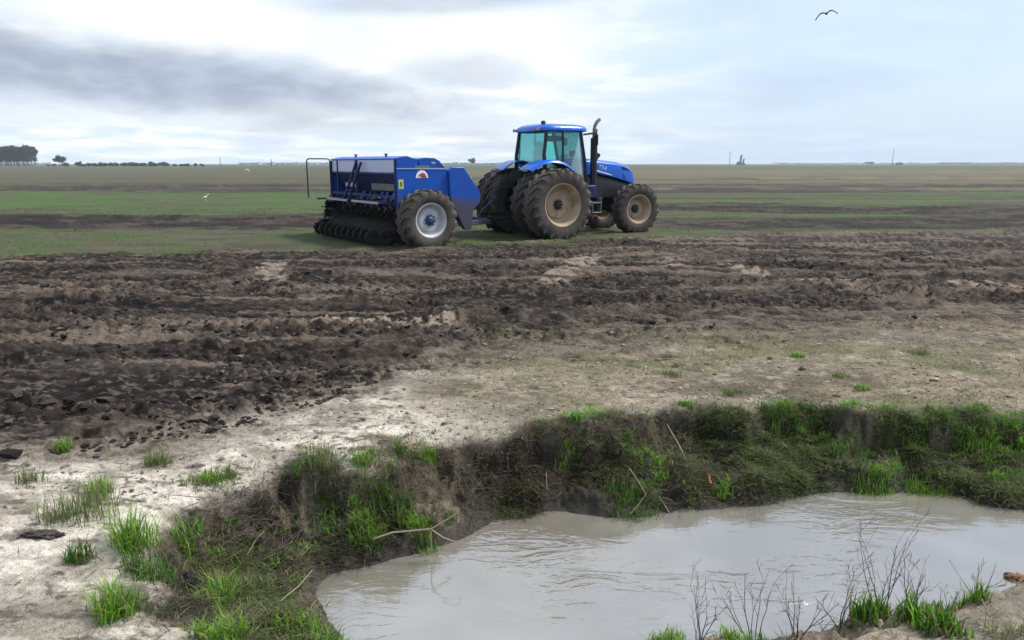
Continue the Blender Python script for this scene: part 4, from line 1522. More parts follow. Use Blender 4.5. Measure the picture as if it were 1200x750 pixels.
# dead stems hanging down the cut below the lip
k = (DTT > -0.24) & (DTT < 0.0) & (DWT > 0.06) & ~nearside
q = rng.permutation(np.nonzero(k)[0])[:9000]
q = q[rng.uniform(0, 1, len(q)) < 0.25 + 0.75 * sstep(0.45, 0.6, fbm(X[q] * 2.8, Y[q] * 2.8, 3, 88))]
n = len(q)
P7 = roots(X[q], Y[q], -0.012)
V7 = blades(P7, rng.uniform(0.05, 0.16, n), rng.uniform(0.0025, 0.005, n), rng.uniform(0.3, 0.8, n), mixcols(n, DRY + [(0.09, 0.10, 0.04)], [2, 3, 3, 1.2, 2, 2]), -0.8)
# straw and litter lying about the tufts
q = rng.permutation(len(X))[:70000]
dn = np.exp(-np.maximum(DTT[q], 0) / 0.30) * sstep(0.44, 0.62, fbm(X[q] * 3.1, Y[q] * 3.1, 4, 89)) * np.where(X[q] < -0.4, 0.9, 0.35)
q = q[(rng.uniform(0, 1, len(q)) < dn) & (DWT[q] > 0.05)][:15000]
n = len(q)
V8 = blades(roots(X[q], Y[q], -0.004), rng.uniform(0.02, 0.085, n), rng.uniform(0.003, 0.006, n), rng.uniform(1.0, 2.0, n), mixcols(n, DRY + [(0.085, 0.09, 0.045)], [2, 3, 3, 1, 2.5, 2]), 0.35)
# thin green growth in patches on the dry plain
npatch = 150
ppx, ppy = rng.uniform(-1.0, 7.5, npatch), rng.uniform(5.9, 9.0, npatch)
nb = 90
bx = np.repeat(ppx, nb) + rng.normal(0, 1, npatch * nb) * np.repeat(rng.uniform(0.05, 0.22, npatch), nb)
by = np.repeat(ppy, nb) + rng.normal(0, 1, npatch * nb) * np.repeat(rng.uniform(0.04, 0.12, npatch), nb)
ok = (poly_sd(bx, by, TOP) > 0.02) & (by < np.interp(bx, TNX, TNY) + 0.4)
bx, by = bx[ok], by[ok]
n = len(bx)
V9 = blades(roots(bx, by), rng.uniform(0.012, 0.05, n), rng.uniform(0.004, 0.007, n), rng.uniform(0.3, 1.5, n), mixcols(n, [(0.10, 0.15, 0.04), (0.12, 0.12, 0.055), (0.085, 0.17, 0.03), (0.16, 0.14, 0.08)], [3, 3, 2, 2]))
V, F, Cc = join([V1, V2, V3, V4, V5, V6, V7, V8, V9])
o = np_mesh('bank_grass', V, F, M['veg'], Cc, False)
tag(o, 'matted olive and dry grass hanging over the ditch bank', 'grass', kind='stuff')
print('bank grass tris', len(F))

# stubble and thin grass over the field as far as the machines
X2 = np.concatenate([rng.uniform(-16, 16, 40000), rng.uniform(-24, 24, 70000)])
Y2 = np.concatenate([rng.uniform(5.5, 12, 40000), rng.uniform(15.5, 34, 70000)])
tn = np.interp(X2, TNX, TNY)
tf = np.interp(X2, TFX, TFY)
cl = fbm(X2 * 0.8, Y2 * 1.4, 4, 91)
on = ((Y2 < tn + 0.2) & (rng.uniform(0, 1, len(X2)) < sstep(0.44, 0.68, cl) * 0.8)) | ((Y2 > tf + 0.3) & (rng.uniform(0, 1, len(X2)) < sstep(0.36, 0.6, cl)))
on &= ~((Y2 < 12) & (X2 < -0.5)) & (np.abs(X2) < Y2 * 0.85) & ~((Y2 > 23.2) & (Y2 < 30.5) & (X2 < -2)) & ~((Y2 > 23.4) & (X2 > 4) & (rng.uniform(0, 1, len(X2)) < 0.75))
X2, Y2 = X2[on], Y2[on]
_, dt2 = bank_fields(X2, Y2)
X2, Y2 = X2[dt2 > 0.02], Y2[dt2 > 0.02]
n = len(X2)
V, F, Cc = blades(roots(X2, Y2), rng.uniform(0.025, 0.085, n), rng.uniform(0.006, 0.012, n) * (0.6 + Y2 / 22), rng.uniform(0.2, 1.4, n),
                  np.where((Y2 > 14)[:, None], mixcols(n, [(0.075, 0.115, 0.03), (0.105, 0.115, 0.05), (0.06, 0.085, 0.03)], [3, 3, 2]), mixcols(n, OLIVE + DRY[:1], [3, 3, 2, 2, 2])))
o = np_mesh('field_grass', V, F, M['veg'], Cc, False)
tag(o, 'thin short grass and stubble over the field', 'grass', kind='stuff')

# clods of turned earth
def build_clods():
    bm = bmesh.new()
    bmesh.ops.create_icosphere(bm, subdivisions=1, radius=1)
    base = np.array([v.co[:] for v in bm.verts])
    tri = np.array([[v.index for v in f.verts] for f in bm.faces])
    bm.free()
    n0 = 60000
    r = np.exp(rng.uniform(np.log(4.8), np.log(20), n0))
    a = rng.uniform(-0.72, 0.72, n0)
    x, y = r * np.sin(a), r * np.cos(a)
    tn = np.interp(x, TNX, TNY)
    tf = np.interp(x, TFX, TFY)
    cl = fbm(x * 0.5, y * 1.8, 3, 16) * 0.7 + fbm(x * 2, y * 4.0, 3, 95) * 0.3
    inside = (y > tn) & (y < tf)
    keep = np.where(inside, rng.uniform(0, 1, n0) < sstep(0.46, 0.60, cl) * 0.62, (y < tn + 0.6) & (rng.uniform(0, 1, n0) < 0.16))
    x, y, inside = x[keep], y[keep], inside[keep]
    d = poly_sd(x, y, TOP)
    ok = d > 0.03
    x, y, inside = x[ok], y[ok], inside[ok]
    n = len(x)
    s = np.exp(rng.normal(np.log(0.013), 0.55, n)) * np.where(inside, 1, 0.62)
    s = np.clip(s, 0.006, 0.06)
    sc = np.stack([s * rng.uniform(0.8, 1.7, n), s * rng.uniform(0.8, 1.5, n), s * rng.uniform(0.45, 0.9, n)], 1)
    V = base[None] * sc[:, None, :] * rng.uniform(0.45, 1.45, (n, len(base), 1))
    th = rng.uniform(0, 6.28, n)
    ct, sn = np.cos(th)[:, None], np.sin(th)[:, None]
    V = np.stack([V[..., 0] * ct - V[..., 1] * sn, V[..., 0] * sn + V[..., 1] * ct, V[..., 2]], -1)
    z = ground(x, y)
    V += np.stack([x, y, z + sc[:, 2] * 0.05], 1)[:, None, :]
    col = np.where(inside[:, None], mixcols(n, [(0.034, 0.027, 0.022), (0.065, 0.052, 0.043), (0.13, 0.105, 0.088), (0.020, 0.0165, 0.014)], [4, 3, 1.2, 3]),
                   mixcols(n, [(0.22, 0.185, 0.14), (0.14, 0.115, 0.09), (0.33, 0.29, 0.23)], [3, 2, 2]))
    F = (tri[None] + (np.arange(n) * len(base))[:, None, None]).reshape(-1, 3)
    o = np_mesh('soil_clods', V.reshape(-1, 3), F, M['soil'], np.repeat(col, len(base), 0), False)
    tag(o, 'loose dark clods of turned earth over the ploughed ground', 'soil', kind='stuff')
    print('clods', n)


build_clods()


# ------------------------------------------------------------------ single grass tufts
def tuft_mesh(seed, n, spread, hh, wd, pal, wts, lean=(0.1, 0.8)):
    rs = np.random.default_rng(seed)
    nc = 7
    cr = spread * 0.85 * np.sqrt(rs.uniform(0, 1, nc))
    ca = rs.uniform(0, 6.28, nc)
    ch = rs.uniform(0.55, 1.15, nc)
    k = rs.integers(0, nc, n)
    x = cr[k] * np.cos(ca[k]) + np.clip(rs.normal(0, 1, n), -1.7, 1.7) * spread * 0.30
    y = cr[k] * np.sin(ca[k]) * 0.8 + np.clip(rs.normal(0, 1, n), -1.7, 1.7) * spread * 0.26
    P = np.stack([x, y, np.zeros(n) - 0.01], 1)
    h = hh * rs.uniform(0.35, 1.05, n) * ch[k]
    pal = list(pal) + [(0.22, 0.20, 0.11), (0.13, 0.12, 0.07)]
    wts = list(wts) + [1.3, 1.2]
    return blades(P, h, rs.uniform(wd * 0.7, wd * 1.3, n), rs.uniform(*lean, n), mixcols(n, pal, wts, 0.25, rs), 1.0, rs)


BG, BW = [(0.13, 0.29, 0.020), (0.18, 0.37, 0.035), (0.085, 0.20, 0.018), (0.25, 0.38, 0.06)], [3, 2, 2, 1]
DG, DGW = [(0.06, 0.16, 0.02), (0.08, 0.20, 0.025), (0.045, 0.11, 0.02), (0.13, 0.15, 0.05)], [3, 2, 2, 1]
LG, LGW = [(0.13, 0.21, 0.05), (0.16, 0.19, 0.08), (0.10, 0.15, 0.04), (0.20, 0.19, 0.11)], [3, 2, 2, 1]
# px, py (root), z guess: None = ground; spread, height, n, palette, label
TUFTS = [
    (100, 604, 0.17, 0.20, 420, 'L', 'wide yellow green grass tuft on pale sand, leftmost of the large tufts'),
    (118, 580, 0.06, 0.13, 150, 'B', 'small bright tuft rising at the upper edge of the wide left tuft'),
    (95, 657, 0.06, 0.11, 140, 'D', 'little dark green tuft alone on the bare pale sand at left'),
    (163, 640, 0.10, 0.30, 300, 'B', 'tall bright green grass blades in front of the brush at left'),
    (180, 668, 0.12, 0.13, 260, 'D', 'low spread of green blades below the tall bright blades at left'),
    (222, 655, 0.05, 0.20, 110, 'B', 'narrow leaning bunch of bright blades beside the dark stone'),
    (238, 566, 0.11, 0.09, 260, 'B', 'bright low tuft on top of the bank above the dry brush'),
    (266, 560, 0.05, 0.10, 100, 'L', 'small pale tuft at the bank top above the dry twigs'),
    (186, 545, 0.08, 0.18, 160, 'L', 'thin wispy tuft standing on the pale sand at left'),
    (75, 530, 0.05, 0.09, 110, 'B', 'small bright tuft at the edge of the ploughed ground, far left'),
    (36, 566, 0.07, 0.13, 100, 'L', 'sparse dry green wisps on the sand at the left edge'),
    (135, 722, 0.08, 0.20, 300, 'B', 'upright bright tuft on pale sand near the bottom left corner'),
    (160, 712, 0.06, 0.11, 100, 'L', 'thin pale wisps right of the upright corner tuft'),
    (258, 722, 0.10, 0.15, 300, 'B', 'bright tuft at the bottom edge left of the straw hump'),
    (262, 748, 0.10, 0.15, 300, 'B', 'bright tuft cut by the bottom edge of the picture'),
    (290, 690, 0.12, 0.12, 240, 'L', 'pale green grass on the slope below the dry brush'),
    (362, 752, 0.16, 0.12, 520, 'B', 'broad bright cushion of grass at the left water corner'),
    (430, 628, 0.10, 0.11, 420, 'B', 'left one of two bright grass cushions above the broken branch'),
    (492, 624, 0.12, 0.09, 420, 'B', 'right one of two bright grass cushions above the broken branch'),
    (452, 592, 0.14, 0.20, 260, 'D', 'dark upright rushes in the hollow of the bank'),
    (428, 545, 0.08, 0.10, 160, 'B', 'bright tuft at the lip left of the two lip tufts'),
    (475, 540, 0.08, 0.11, 160, 'D', 'left of the two dark green tufts hanging at the lip'),
    (500, 536, 0.07, 0.11, 160, 'B', 'right and brighter of the two tufts hanging at the lip'),
    (375, 545, 0.16, 0.17, 320, 'L', 'pale olive grass clump standing at the left end of the lip'),
    (668, 545, 0.10, 0.07, 480, 'B', 'bright grass cushion on the ledge halfway down the bank'),
    (735, 600, 0.22, 0.16, 520, 'D', 'big dark green clump overhanging the water at mid bank'),
    (806, 476, 0.06, 0.08, 200, 'B', 'bright round tuft on the lip above the orange leaf'),
    (780, 440, 0.13, 0.08, 220, 'L', 'faded green tuft on the dry plain, the nearest of that row'),
    (935, 418, 0.07, 0.07, 200, 'B', 'small bright tuft standing alone on the dry plain'),
    (1008, 458, 0.07, 0.06, 150, 'B', 'small bright tuft just behind the lip toward the right'),
    (905, 485, 0.10, 0.14, 260, 'D', 'leafy green clump on the lip, left of its taller neighbour'),
    (918, 480, 0.08, 0.18, 260, 'B', 'tallest bright clump on the far lip of the ditch'),
    (1070, 416, 0.14, 0.07, 220, 'L', 'faded green tuft on the dry plain far to the right'),
    (985, 440, 0.12, 0.06, 160, 'L', 'low faded tuft on the plain behind the lone small tuft'),
    (860, 462, 0.10, 0.07, 320, 'L', 'faded tuft behind the bright round lip tuft'),
    (995, 530, 0.14, 0.15, 320, 'D', 'green clump below the bare earth cut at right'),
    (1030, 572, 0.16, 0.10, 520, 'B', 'left of two bright mats of grass at the far waterline'),
    (1092, 578, 0.17, 0.10, 520, 'B', 'right of two bright mats of grass at the far waterline'),
    (1155, 535, 0.15, 0.16, 380, 'B', 'rounded bright clump in the ivy green part of the bank'),
    (1165, 562, 0.07, 0.10, 160, 'B', 'small bright spiky tuft above the grey mud corner'),
    (1022, 724, 0.10, 0.20, 260, 'W', 'broad bladed green plant at the foot of the tallest bare shrub'),
    (1078, 724, 0.10, 0.15, 220, 'W', 'dark broad blades right of the tallest bare shrub'),
    (1105, 734, 0.12, 0.12, 300, 'W', 'leafy green clump on the near bank before the right shrub'),
    (1142, 704, 0.07, 0.12, 240, 'B', 'bright tuft at the near waterline below the small right shrub'),
    (780, 756, 0.10, 0.09, 320, 'B', 'bright low grass at the bottom edge left of the bare shrubs'),
    (862, 752, 0.07, 0.10, 180, 'B', 'bright blades among the left bare shrubs at the bottom edge'),
    (890, 756, 0.06, 0.08, 140, 'D', 'dark short blades beside the middle bare shrub'),
    (1185, 748, 0.10, 0.09, 140, 'L', 'pale thin grass in the bottom right corner'),
    (590, 395, 0.12, 0.06, 160, 'L', 'faint green tuft where the ploughing meets the dry ground'),
]


def root_at(px, py):
    """march down the sight line of a spot until it meets the ground"""
    zs = np.linspace(0.06, -0.5, 57)
    pts = np.array([at(px, py, z) for z in zs])
    g = ground(pts[:, 0], pts[:, 1])
    hit = np.nonzero(g >= zs)[0]
    i = hit[0] if len(hit) else len(zs) - 1
    return float(pts[i, 0]), float(pts[i, 1]), max(float(g[i]), WATER_Z)


PAL = {'B': (BG, BW), 'D': (DG, DGW), 'L': (LG, LGW), 'W': (DG[:2] + BG[:2], [2, 2, 2, 2])}
for i, (px, py, sp, hh, n, pal, lab) in enumerate(TUFTS):
    x, y, z = root_at(px, py)
    if px < 330:
        sp, hh, n = sp * 1.15, hh * 1.1, int(n * 1.1)
    wd = {'B': 0.0055, 'D': 0.0055, 'L': 0.004, 'W': 0.013}[pal]
    V, F, Cc = tuft_mesh(100 + i, n, sp, hh, wd, *PAL[pal], lean=(0.15, 1.0) if pal != 'W' else (0.1, 0.7))
    # each root follows the ground under it
    ro = V.reshape(-1, 5, 3)
    bx, by = ro[:, :2, 0].mean(1) + x, ro[:, :2, 1].mean(1) + y
    dz = np.clip(ground(bx, by) - z, -0.14, 0.10)
    ro[:, :, 2] += dz[:, None]
    ro[:, 2:, 2] += 0.02
    o = np_mesh('grass_tuft', V, F, M['veg'], Cc, False)
    o.location = (x, y, z)
    tag(o, lab, 'grass tuft', 'green grass tufts round the ditch')


# ------------------------------------------------------------------ bare shrubs and dead sticks
def shrub(seed, stems, hh, spread, mat='twig', r0=0.006):
    rs = random.Random(seed)
    m = MB()

    def grow(p, d, L, r, depth):
        pts, rr = [p.copy()], [r]
        q = p.copy()
        n = 5
        for i in range(n):
            d = (d + Vector((rs.uniform(-1, 1), rs.uniform(-1, 1), rs.uniform(-0.25, 0.5))) * 0.22).normalized()
            q = q + d * (L / n)
            pts.append(q.copy())
            rr.append(max(r * (1 - 0.75 * (i + 1) / n), 0.0009))
            if depth < 2 and i >= 1 and rs.random() < (0.72 if depth == 0 else 0.45):
                sd = (d + Vector((rs.uniform(-1, 1), rs.uniform(-1, 1), rs.uniform(-0.1, 0.5))) * 0.75).normalized()
                grow(q, sd, L * rs.uniform(0.28, 0.5), rr[-1] * 0.75, depth + 1)
        m.tube(pts, rr, 4 if depth else 5, cap=False)
    for k in range(stems):
        a = rs.uniform(0, 6.28)
        b = rs.uniform(0, spread)
        d = Vector((math.cos(a) * b * 1.1, math.sin(a) * b * 0.8, 1)).normalized()
        grow(Vector((math.cos(a) * 0.05 * b, math.sin(a) * 0.05 * b, -0.02)), d, hh * 0.9 * rs.uniform(0.6, 1.05), r0 * rs.uniform(0.7, 1.1), 0)
    return m


SHRUBS = [
    (1032, 724, 9, 0.50, 0.45, 'tallest bare dark shrub on the near bank before the water'),
    (1070, 718, 6, 0.36, 0.35, 'bare twiggy shrub just right of the tallest one'),
    (985, 738, 5, 0.34, 0.5, 'thin bare shrub just left of the tallest one'),
    (932, 748, 8, 0.36, 0.45, 'dense bare shrub, third from the right edge group'),
    (884, 752, 6, 0.42, 0.6, 'bare shrub with long curved stems at the bottom edge'),
    (820, 756, 5, 0.34, 0.8, 'leftmost bare shrub with a sideways stem at the bottom edge'),
    (1146, 703, 4, 0.26, 0.6, 'small sparse bare shrub at the near waterline, rightmost'),
    (1115, 714, 3, 0.16, 0.8, 'few short bare twigs between the two right shrubs'),
]
for i, (px, py, ns, hh, sp, lab) in enumerate(SHRUBS):
    x, y, z = root_at(px, py)
    o = shrub(300 + i, ns, hh, sp, r0=0.0034).build('bare_shrub', M['twig'])
    o.location = (x, y, z)
    tag(o, lab, 'shrub', 'leafless shrubs on the near bank')

# brush heap of dry twigs at left
x, y, z = root_at(285, 640)
m = MB()
rs = random.Random(5)
for k in range(90):
    bx, by = x + rs.gauss(0, 0.17), y + rs.gauss(0, 0.14)
    b0 = Vector((bx - x, by - y, gz(bx, by) - z + rs.uniform(0.0, 0.10)))
    a = rs.uniform(0, 6.28)
    d = Vector((math.cos(a), math.sin(a), rs.uniform(-0.15, 0.55))).normalized()
    pts = [b0]
    for q in range(5):
        d = (d + Vector((rs.uniform(-1, 1), rs.uniform(-1, 1), rs.uniform(-0.9, 0.5))) * 0.3).normalized()
        pts.append(pts[-1] + d * rs.uniform(0.03, 0.07))
    m.tube(pts, [0.0028, 0.0026, 0.0022, 0.002, 0.0016, 0.001], 4, cap=False)
o = m.build('brush_heap', M['twig'])
o.location = (x, y, z)
tag(o, 'tangled heap of dry grey twigs on the left end of the bank', 'brush')


def stick(name, pxs, r, lab, mat='paletwig', lift=None, side=None):
    """pxs: spots with a height above the ground"""
    P = []
    x0, y0, z0 = root_at(pxs[0][0], pxs[0][1])
    o0 = Vector((x0, y0, z0))
    P = []
    for px, py, h in pxs:
        p = at_d(px, py, y0 + h)
        P.append(p - o0)
    m_ = MB()
    n = len(P)
    m_.tube(P, [r * (1 - 0.45 * i / max(n - 1, 1)) for i in range(n)], 6)
    if side:
        for (i, dx, dz) in side:
            m_.tube([P[i], P[i] + Vector((dx * 0.5, -0.01, dz * 0.6)), P[i] + Vector((dx, 0.0, dz))], [r * 0.7, r * 0.6, r * 0.4], 5)
    o_ = m_.build(name, M[mat])
    o_.location = o0
    tag(o_, lab, 'branch', 'dead branches on the banks')
    return o_


# (px, py, step away from the viewer in metres relative to the foot)
stick('dead_branch', [(434, 648, 0), (436, 632, 0.02), (460, 624, 0.03), (505, 620, 0.02), (522, 610, 0.0), (538, 600, 0.02), (537, 612, 0.0)], 0.007,
      'pale bent branch with upright legs standing at the left waterline', side=[(3, 0.0, -0.18), (3, 0.16, -0.09)])
stick('dead_branch', [(735, 606, 0), (748, 592, 0.05), (757, 579, 0.10), (745, 560, 0.14), (738, 549, 0.2)], 0.005, 'thin pale elbow shaped stick leaning on the dark overhanging clump')
stick('dead_branch', [(700, 547, 0), (712, 557, -0.06), (723, 566, -0.10)], 0.005, 'short straight pale stick lying at the middle of the bank')
stick('dead_branch', [(806, 543, 0), (795, 520, 0.12), (786, 505, 0.2), (782, 497, 0.25)], 0.005, 'long thin pale stick leaning up to the bank lip')
stick('dead_branch', [(786, 604, 0), (778, 590, 0.05), (772, 582, 0.08)], 0.004, 'short pale stick at the waterline right of the overhanging clump')
stick('dead_branch', [(660, 595, 0), (650, 585, 0.04), (641, 572, 0.06), (640, 552, 0.12)], 0.004, 'hanging pale root above the water at mid bank', side=[(1, 0.05, 0.06)])
stick('dead_branch', [(287, 655, 0), (300, 632, 0.06), (310, 622, 0.10)], 0.004, 'pale straight twig poking out of the brush heap')
stick('dead_branch', [(320, 713, 0), (336, 698, 0.05), (350, 687, 0.1), (366, 668, 0.2)], 0.004, 'thin pale twig on the slope at the left water corner')
stick('dead_branch', [(1150, 690, 0), (1166, 688, 0.0), (1180, 683, 0.03)], 0.006, 'pale straw stalk on the near bank beside the bright waterline tuft')
stick('dead_branch', [(1158, 738, 0), (1160, 722, 0.05), (1150, 702, 0.1)], 0.006, 'pale forked straw stalk in the bottom right corner', side=[(1, 0.06, 0.06), (1, -0.07, 0.05)])
stick('dead_branch', [(992, 736, 0), (1010, 727, 0.05), (1032, 716, 0.1)], 0.007, 'dark stick lying at the foot of the tallest bare shrub', 'twig')
stick('dead_branch', [(1170, 510, 0), (1180, 505, 0.05), (1192, 502, 0.1)], 0.006, 'pale stub sticking out of the bank near the right edge')

# orange leaf caught on the bank
x, y, z = root_at(829, 566)
m = MB()
m.add([(-0.010, 0, 0.075), (0.006, -0.006, 0.045), (0.004, -0.004, 0.030), (0.022, 0.002, 0.0), (0.0, -0.012, 0.008), (-0.006, -0.008, 0.040),
       (-0.008, 0.006, 0.075), (0.008, 0.0, 0.046), (0.008, 0.004, 0.030), (0.023, 0.008, 0.002), (0.0, -0.004, 0.010), (-0.004, 0.0, 0.042)],
      [(0, 1, 2, 3, 4, 5), (6, 7, 8, 9, 10, 11)] + [(i, (i + 1) % 6, 6 + (i + 1) % 6, 6 + i) for i in range(6)])
o = m.build('dead_leaf', M['leaf_orange'])
o.location = (x, y - 0.05, z + 0.01)
tag(o, 'curled orange leaf caught on the far bank', 'leaf')


def rock(name, px, py, sz, mat, lab, cat, seed, col=None):
    x, y, z = root_at(px, py)
    rs = np.random.default_rng(seed)
    bm = bmesh.new()
    bmesh.ops.create_icosphere(bm, subdivisions=4, radius=1)
    P = np.array([v.co[:] for v in bm.verts])
    T = np.array([[v.index for v in f.verts] for f in bm.faces])
    bm.free()
    d = 1 + (fbm(P[:, 0] * 2.6 + seed, P[:, 1] * 2.6 + P[:, 2] * 1.9, 5, seed, 0.65) - 0.5) * (1.9 if name == 'earth_lump' else 0.8)
    P = P * d[:, None] * np.array(sz)
    o_ = np_mesh(name, P, T, M['soil'], np.tile(np.array(col), (len(P), 1)))
    o_.location = (x, y, z + sz[2] * (0.05 if name == 'earth_lump' else 0.35))
    tag(o_, lab, cat)
    return o_


rock('stone', 221, 684, (0.045, 0.04, 0.05), 'soil', 'dark rounded stone below the leaning bunch of blades at left', 'stone', 3, (0.035, 0.034, 0.035))
rock('earth_lump', 1190, 680, (0.055, 0.05, 0.035), 'soil', 'rusty brown lump on the near bank at the right edge', 'lump', 4, (0.24, 0.13, 0.075))
rock('earth_lump', 50, 628, (0.10, 0.045, 0.026), 'soil', 'long dark crumbled lump on the pale sand at left', 'lump', 6, (0.075, 0.064, 0.055))

# ------------------------------------------------------------------ far trees, shrubs, masts
def leaf_cloud(rs, n, cx, cz, rx, ry, rz, size, pal, lumps=9):
    """leaf-clump faces gathered round several lobes"""
    L = rs.normal(0, 1, (lumps, 3))
    L /= np.linalg.norm(L, axis=1)[:, None]
    L *= rs.uniform(0.25, 0.78, (lumps, 1))
    k = rs.integers(0, lumps, n)
    p = rs.normal(0, 1, (n, 3))
    p /= np.linalg.norm(p, axis=1)[:, None]
    p = L[k] + p * rs.uniform(0.15, 0.42, (n, 1))
    P = p * np.array([rx, ry, rz]) + np.array([cx, 0, cz])
    a = rs.normal(0, 1, (n, 3))
    b = rs.normal(0, 1, (n, 3))
    a /= np.linalg.norm(a, axis=1)[:, None]
    b -= a * (a * b).sum(1)[:, None]
    b /= np.linalg.norm(b, axis=1)[:, None]
    s = (size * rs.uniform(0.5, 1.2, n))[:, None]
    V = np.stack([P - a * s - b * s * 0.6, P + a * s - b * s * 0.5, P + a * s * 0.7 + b * s * 0.7, P - a * s * 0.8 + b * s * 0.6], 1).reshape(-1, 3)
    F = np.arange(n * 4).reshape(-1, 4)
    return V, F, np.repeat(mixcols(n, pal, [1] * len(pal), 0.3, rs), 4, 0)


PINE = [(0.035, 0.050, 0.030), (0.050, 0.062, 0.040), (0.028, 0.040, 0.028)]
BUSH = [(0.040, 0.065, 0.030), (0.055, 0.080, 0.038), (0.032, 0.050, 0.026)]


def trunk_mb(h, r, rs, limbs=6):
    m = MB()
    bend = rs.uniform(-0.3, 0.3)
    pts = [(bend * math.sin(f * 2.5), bend * 0.6 * f, h * f) for f in (-0.02, 0.25, 0.5, 0.75, 1.0)]
    m.tube(pts, [r, r * 0.85, r * 0.7, r * 0.5, r * 0.2], 7)
    for k in range(limbs):
        f = rs.uniform(0.5, 0.95)
        a = rs.uniform(0, 6.28)
        L = h * rs.uniform(0.10, 0.18)
        p = Vector((bend * math.sin(f * 2.5), bend * 0.6 * f, h * f))
        m.tube([p, p + Vector((math.cos(a) * L * 0.5, math.sin(a) * L * 0.5, L * 0.35)), p + Vector((math.cos(a) * L, math.sin(a) * L, L * 0.6))], [r * 0.35, r * 0.25, r * 0.1], 5)
    return m


pines = []
for v in range(4):
    rs = np.random.default_rng(500 + v)
    rp = random.Random(500 + v)
    h = 17.0
    t = empty('pine_tree')
    trunk_mb(h * 0.97, 0.26, rp).build('trunk', M['bark'], t)
    A = leaf_cloud(rs, 700, 0, h * 0.76, 3.3, 3.3, h * 0.26, 0.45, PINE, 14)
    B = leaf_cloud(rs, 230, 0, h * 0.42, 2.0, 2.0, h * 0.26, 0.40, PINE, 9)
    V, F, Cc = join([A, B])
    np_mesh('crown', V, F, M['veg'], Cc, False, t)
    pines.append(t)
rp = random.Random(77)
GX, GY = at_d(0, 190, 720).x, 720
spots = []
for rowi in range(5):
    for k in range(11):
        x = GX + 25.0 - k * 4.0 + rp.uniform(-1, 1) - rowi * 1.0
        spots.append((x, GY + rowi * 5 + rp.uniform(-1, 1)))
for i, (x, y) in enumerate(spots):
    t = pines[i] if i < 4 else copy_tree(pines[rp.randrange(4)])
    t.location = (x, y, -0.3)
    s = rp.uniform(1.02, 1.20) * (1.0 if x < GX + 26 else 0.90)
    t.scale = (s, s, s)
    t.rotation_euler = (0, 0, rp.uniform(0, 6.28))
    tag(t, 'tall bare stemmed tree in the dark grove at the left horizon', 'tree', 'trees of the far grove')

bushes = []
for v in range(3):
    rs = np.random.default_rng(600 + v)
    t = empty('hedge_shrub')
    mm = MB()
    for q in range(4):
        a = q * 1.6
        mm.tube([(0.1 * math.cos(a), 0.1 * math.sin(a), -0.1), (0.5 * math.cos(a), 0.5 * math.sin(a), 0.8), (1.0 * math.cos(a), 1.0 * math.sin(a), 1.7)], [0.10, 0.07, 0.03], 5)
    mm.build('stem', M['bark'], t)
    V, F, Cc = leaf_cloud(rs, 320, 0, 1.25, 3.0, 2.2, 1.5, 0.34, BUSH, 12)
    np_mesh('foliage', V, F, M['veg'], Cc, False, t)
    bushes.append(t)
hx = [56, 63, 79] + list(np.arange(92, 176, 6.4)) + [182, 189, 196] + [205, 212, 219, 228, 236]
for i, px in enumerate(hx):
    t = bushes[i] if i < 3 else copy_tree(bushes[rp.randrange(3)])
    p = at_d(px + rp.uniform(-1.0, 1.0), 190, 640 + rp.uniform(-8, 8))
    t.location = (p.x, p.y, -0.2)
    s = rp.uniform(1.25, 1.6) * (0.65 if px < 70 else 1.0) * (0.72 if px > 200 else 1.0)
    t.scale = (s * 1.15, s, s * rp.uniform(0.85, 1.1))
    t.rotation_euler = (0, 0, rp.uniform(0, 6.28))
    tag(t, 'low rounded shrub in the far hedge at the left horizon', 'shrub', 'shrubs of the far hedge')


def lone_tree(px, d, h, wd, lab, pal, seed):
    t = empty('lone_tree')
    rs = np.random.default_rng(seed)
    trunk_mb(h * 0.75, 0.22 * h / 7, random.Random(seed), 7).build('trunk', M['bark'], t)
    V, F, Cc = leaf_cloud(rs, 800, 0, h * 0.62, wd, wd, h * 0.34, 0.055 * h, pal, 12)
    np_mesh('crown', V, F, M['veg'], Cc, False, t)
    p = at_d(px, 190, d)
    t.location = (p.x, p.y, -0.2)
    tag(t, lab, 'tree')


lone_tree(70, 640, 10.0, 5.6, 'lone spreading tree at the left horizon between grove and hedge', BUSH, 901)
lone_tree(553, 900, 9.5, 6.0, 'pale round tree on the horizon between drill and tractor', BUSH, 902)
# distant belt of trees, one mass
rs = np.random.default_rng(41)
parts = []
for a0, a1, d, h in [(905, 1230, 2600, 5.5), (280, 390, 2100, 5.0), (500, 600, 2000, 4.5), (1100, 1260, 2300, 6.0), (-60, 60, 2300, 6)]:
    p0, p1 = at_d(a0, 190, d), at_d(a1, 190, d)
    n = int(abs(p1.x - p0.x) * 2.2)
    u = rs.uniform(0, 1, n)
    top = h * (0.55 + 0.75 * fbm(u * 14, u * 0 + d, 3, 3))
    x = p0.x + (p1.x - p0.x) * u
    z = rs.uniform(0, 1, n) ** 0.8 * top
    y = d + rs.uniform(-8, 8, n)
    s = rs.uniform(0.8, 1.8, n)
    V = np.stack([np.stack([x - s, y, z - s * 0.5], 1), np.stack([x + s, y + s * 0.5, z - s * 0.4], 1), np.stack([x + s * 0.6, y, z + s * 0.6], 1), np.stack([x - s * 0.7, y - s * 0.5, z + s * 0.5], 1)], 1).reshape(-1, 3)
    parts.append((V, np.arange(n * 4).reshape(-1, 4), np.repeat(mixcols(n, BUSH, [1, 1, 1], 0.2, rs), 4, 0)))
V, F, Cc = join(parts)
o = np_mesh('distant_wood', V, F, M['veg'], Cc, False)
tag(o, 'faint low belt of woods along the horizon', 'woods', kind='stuff')


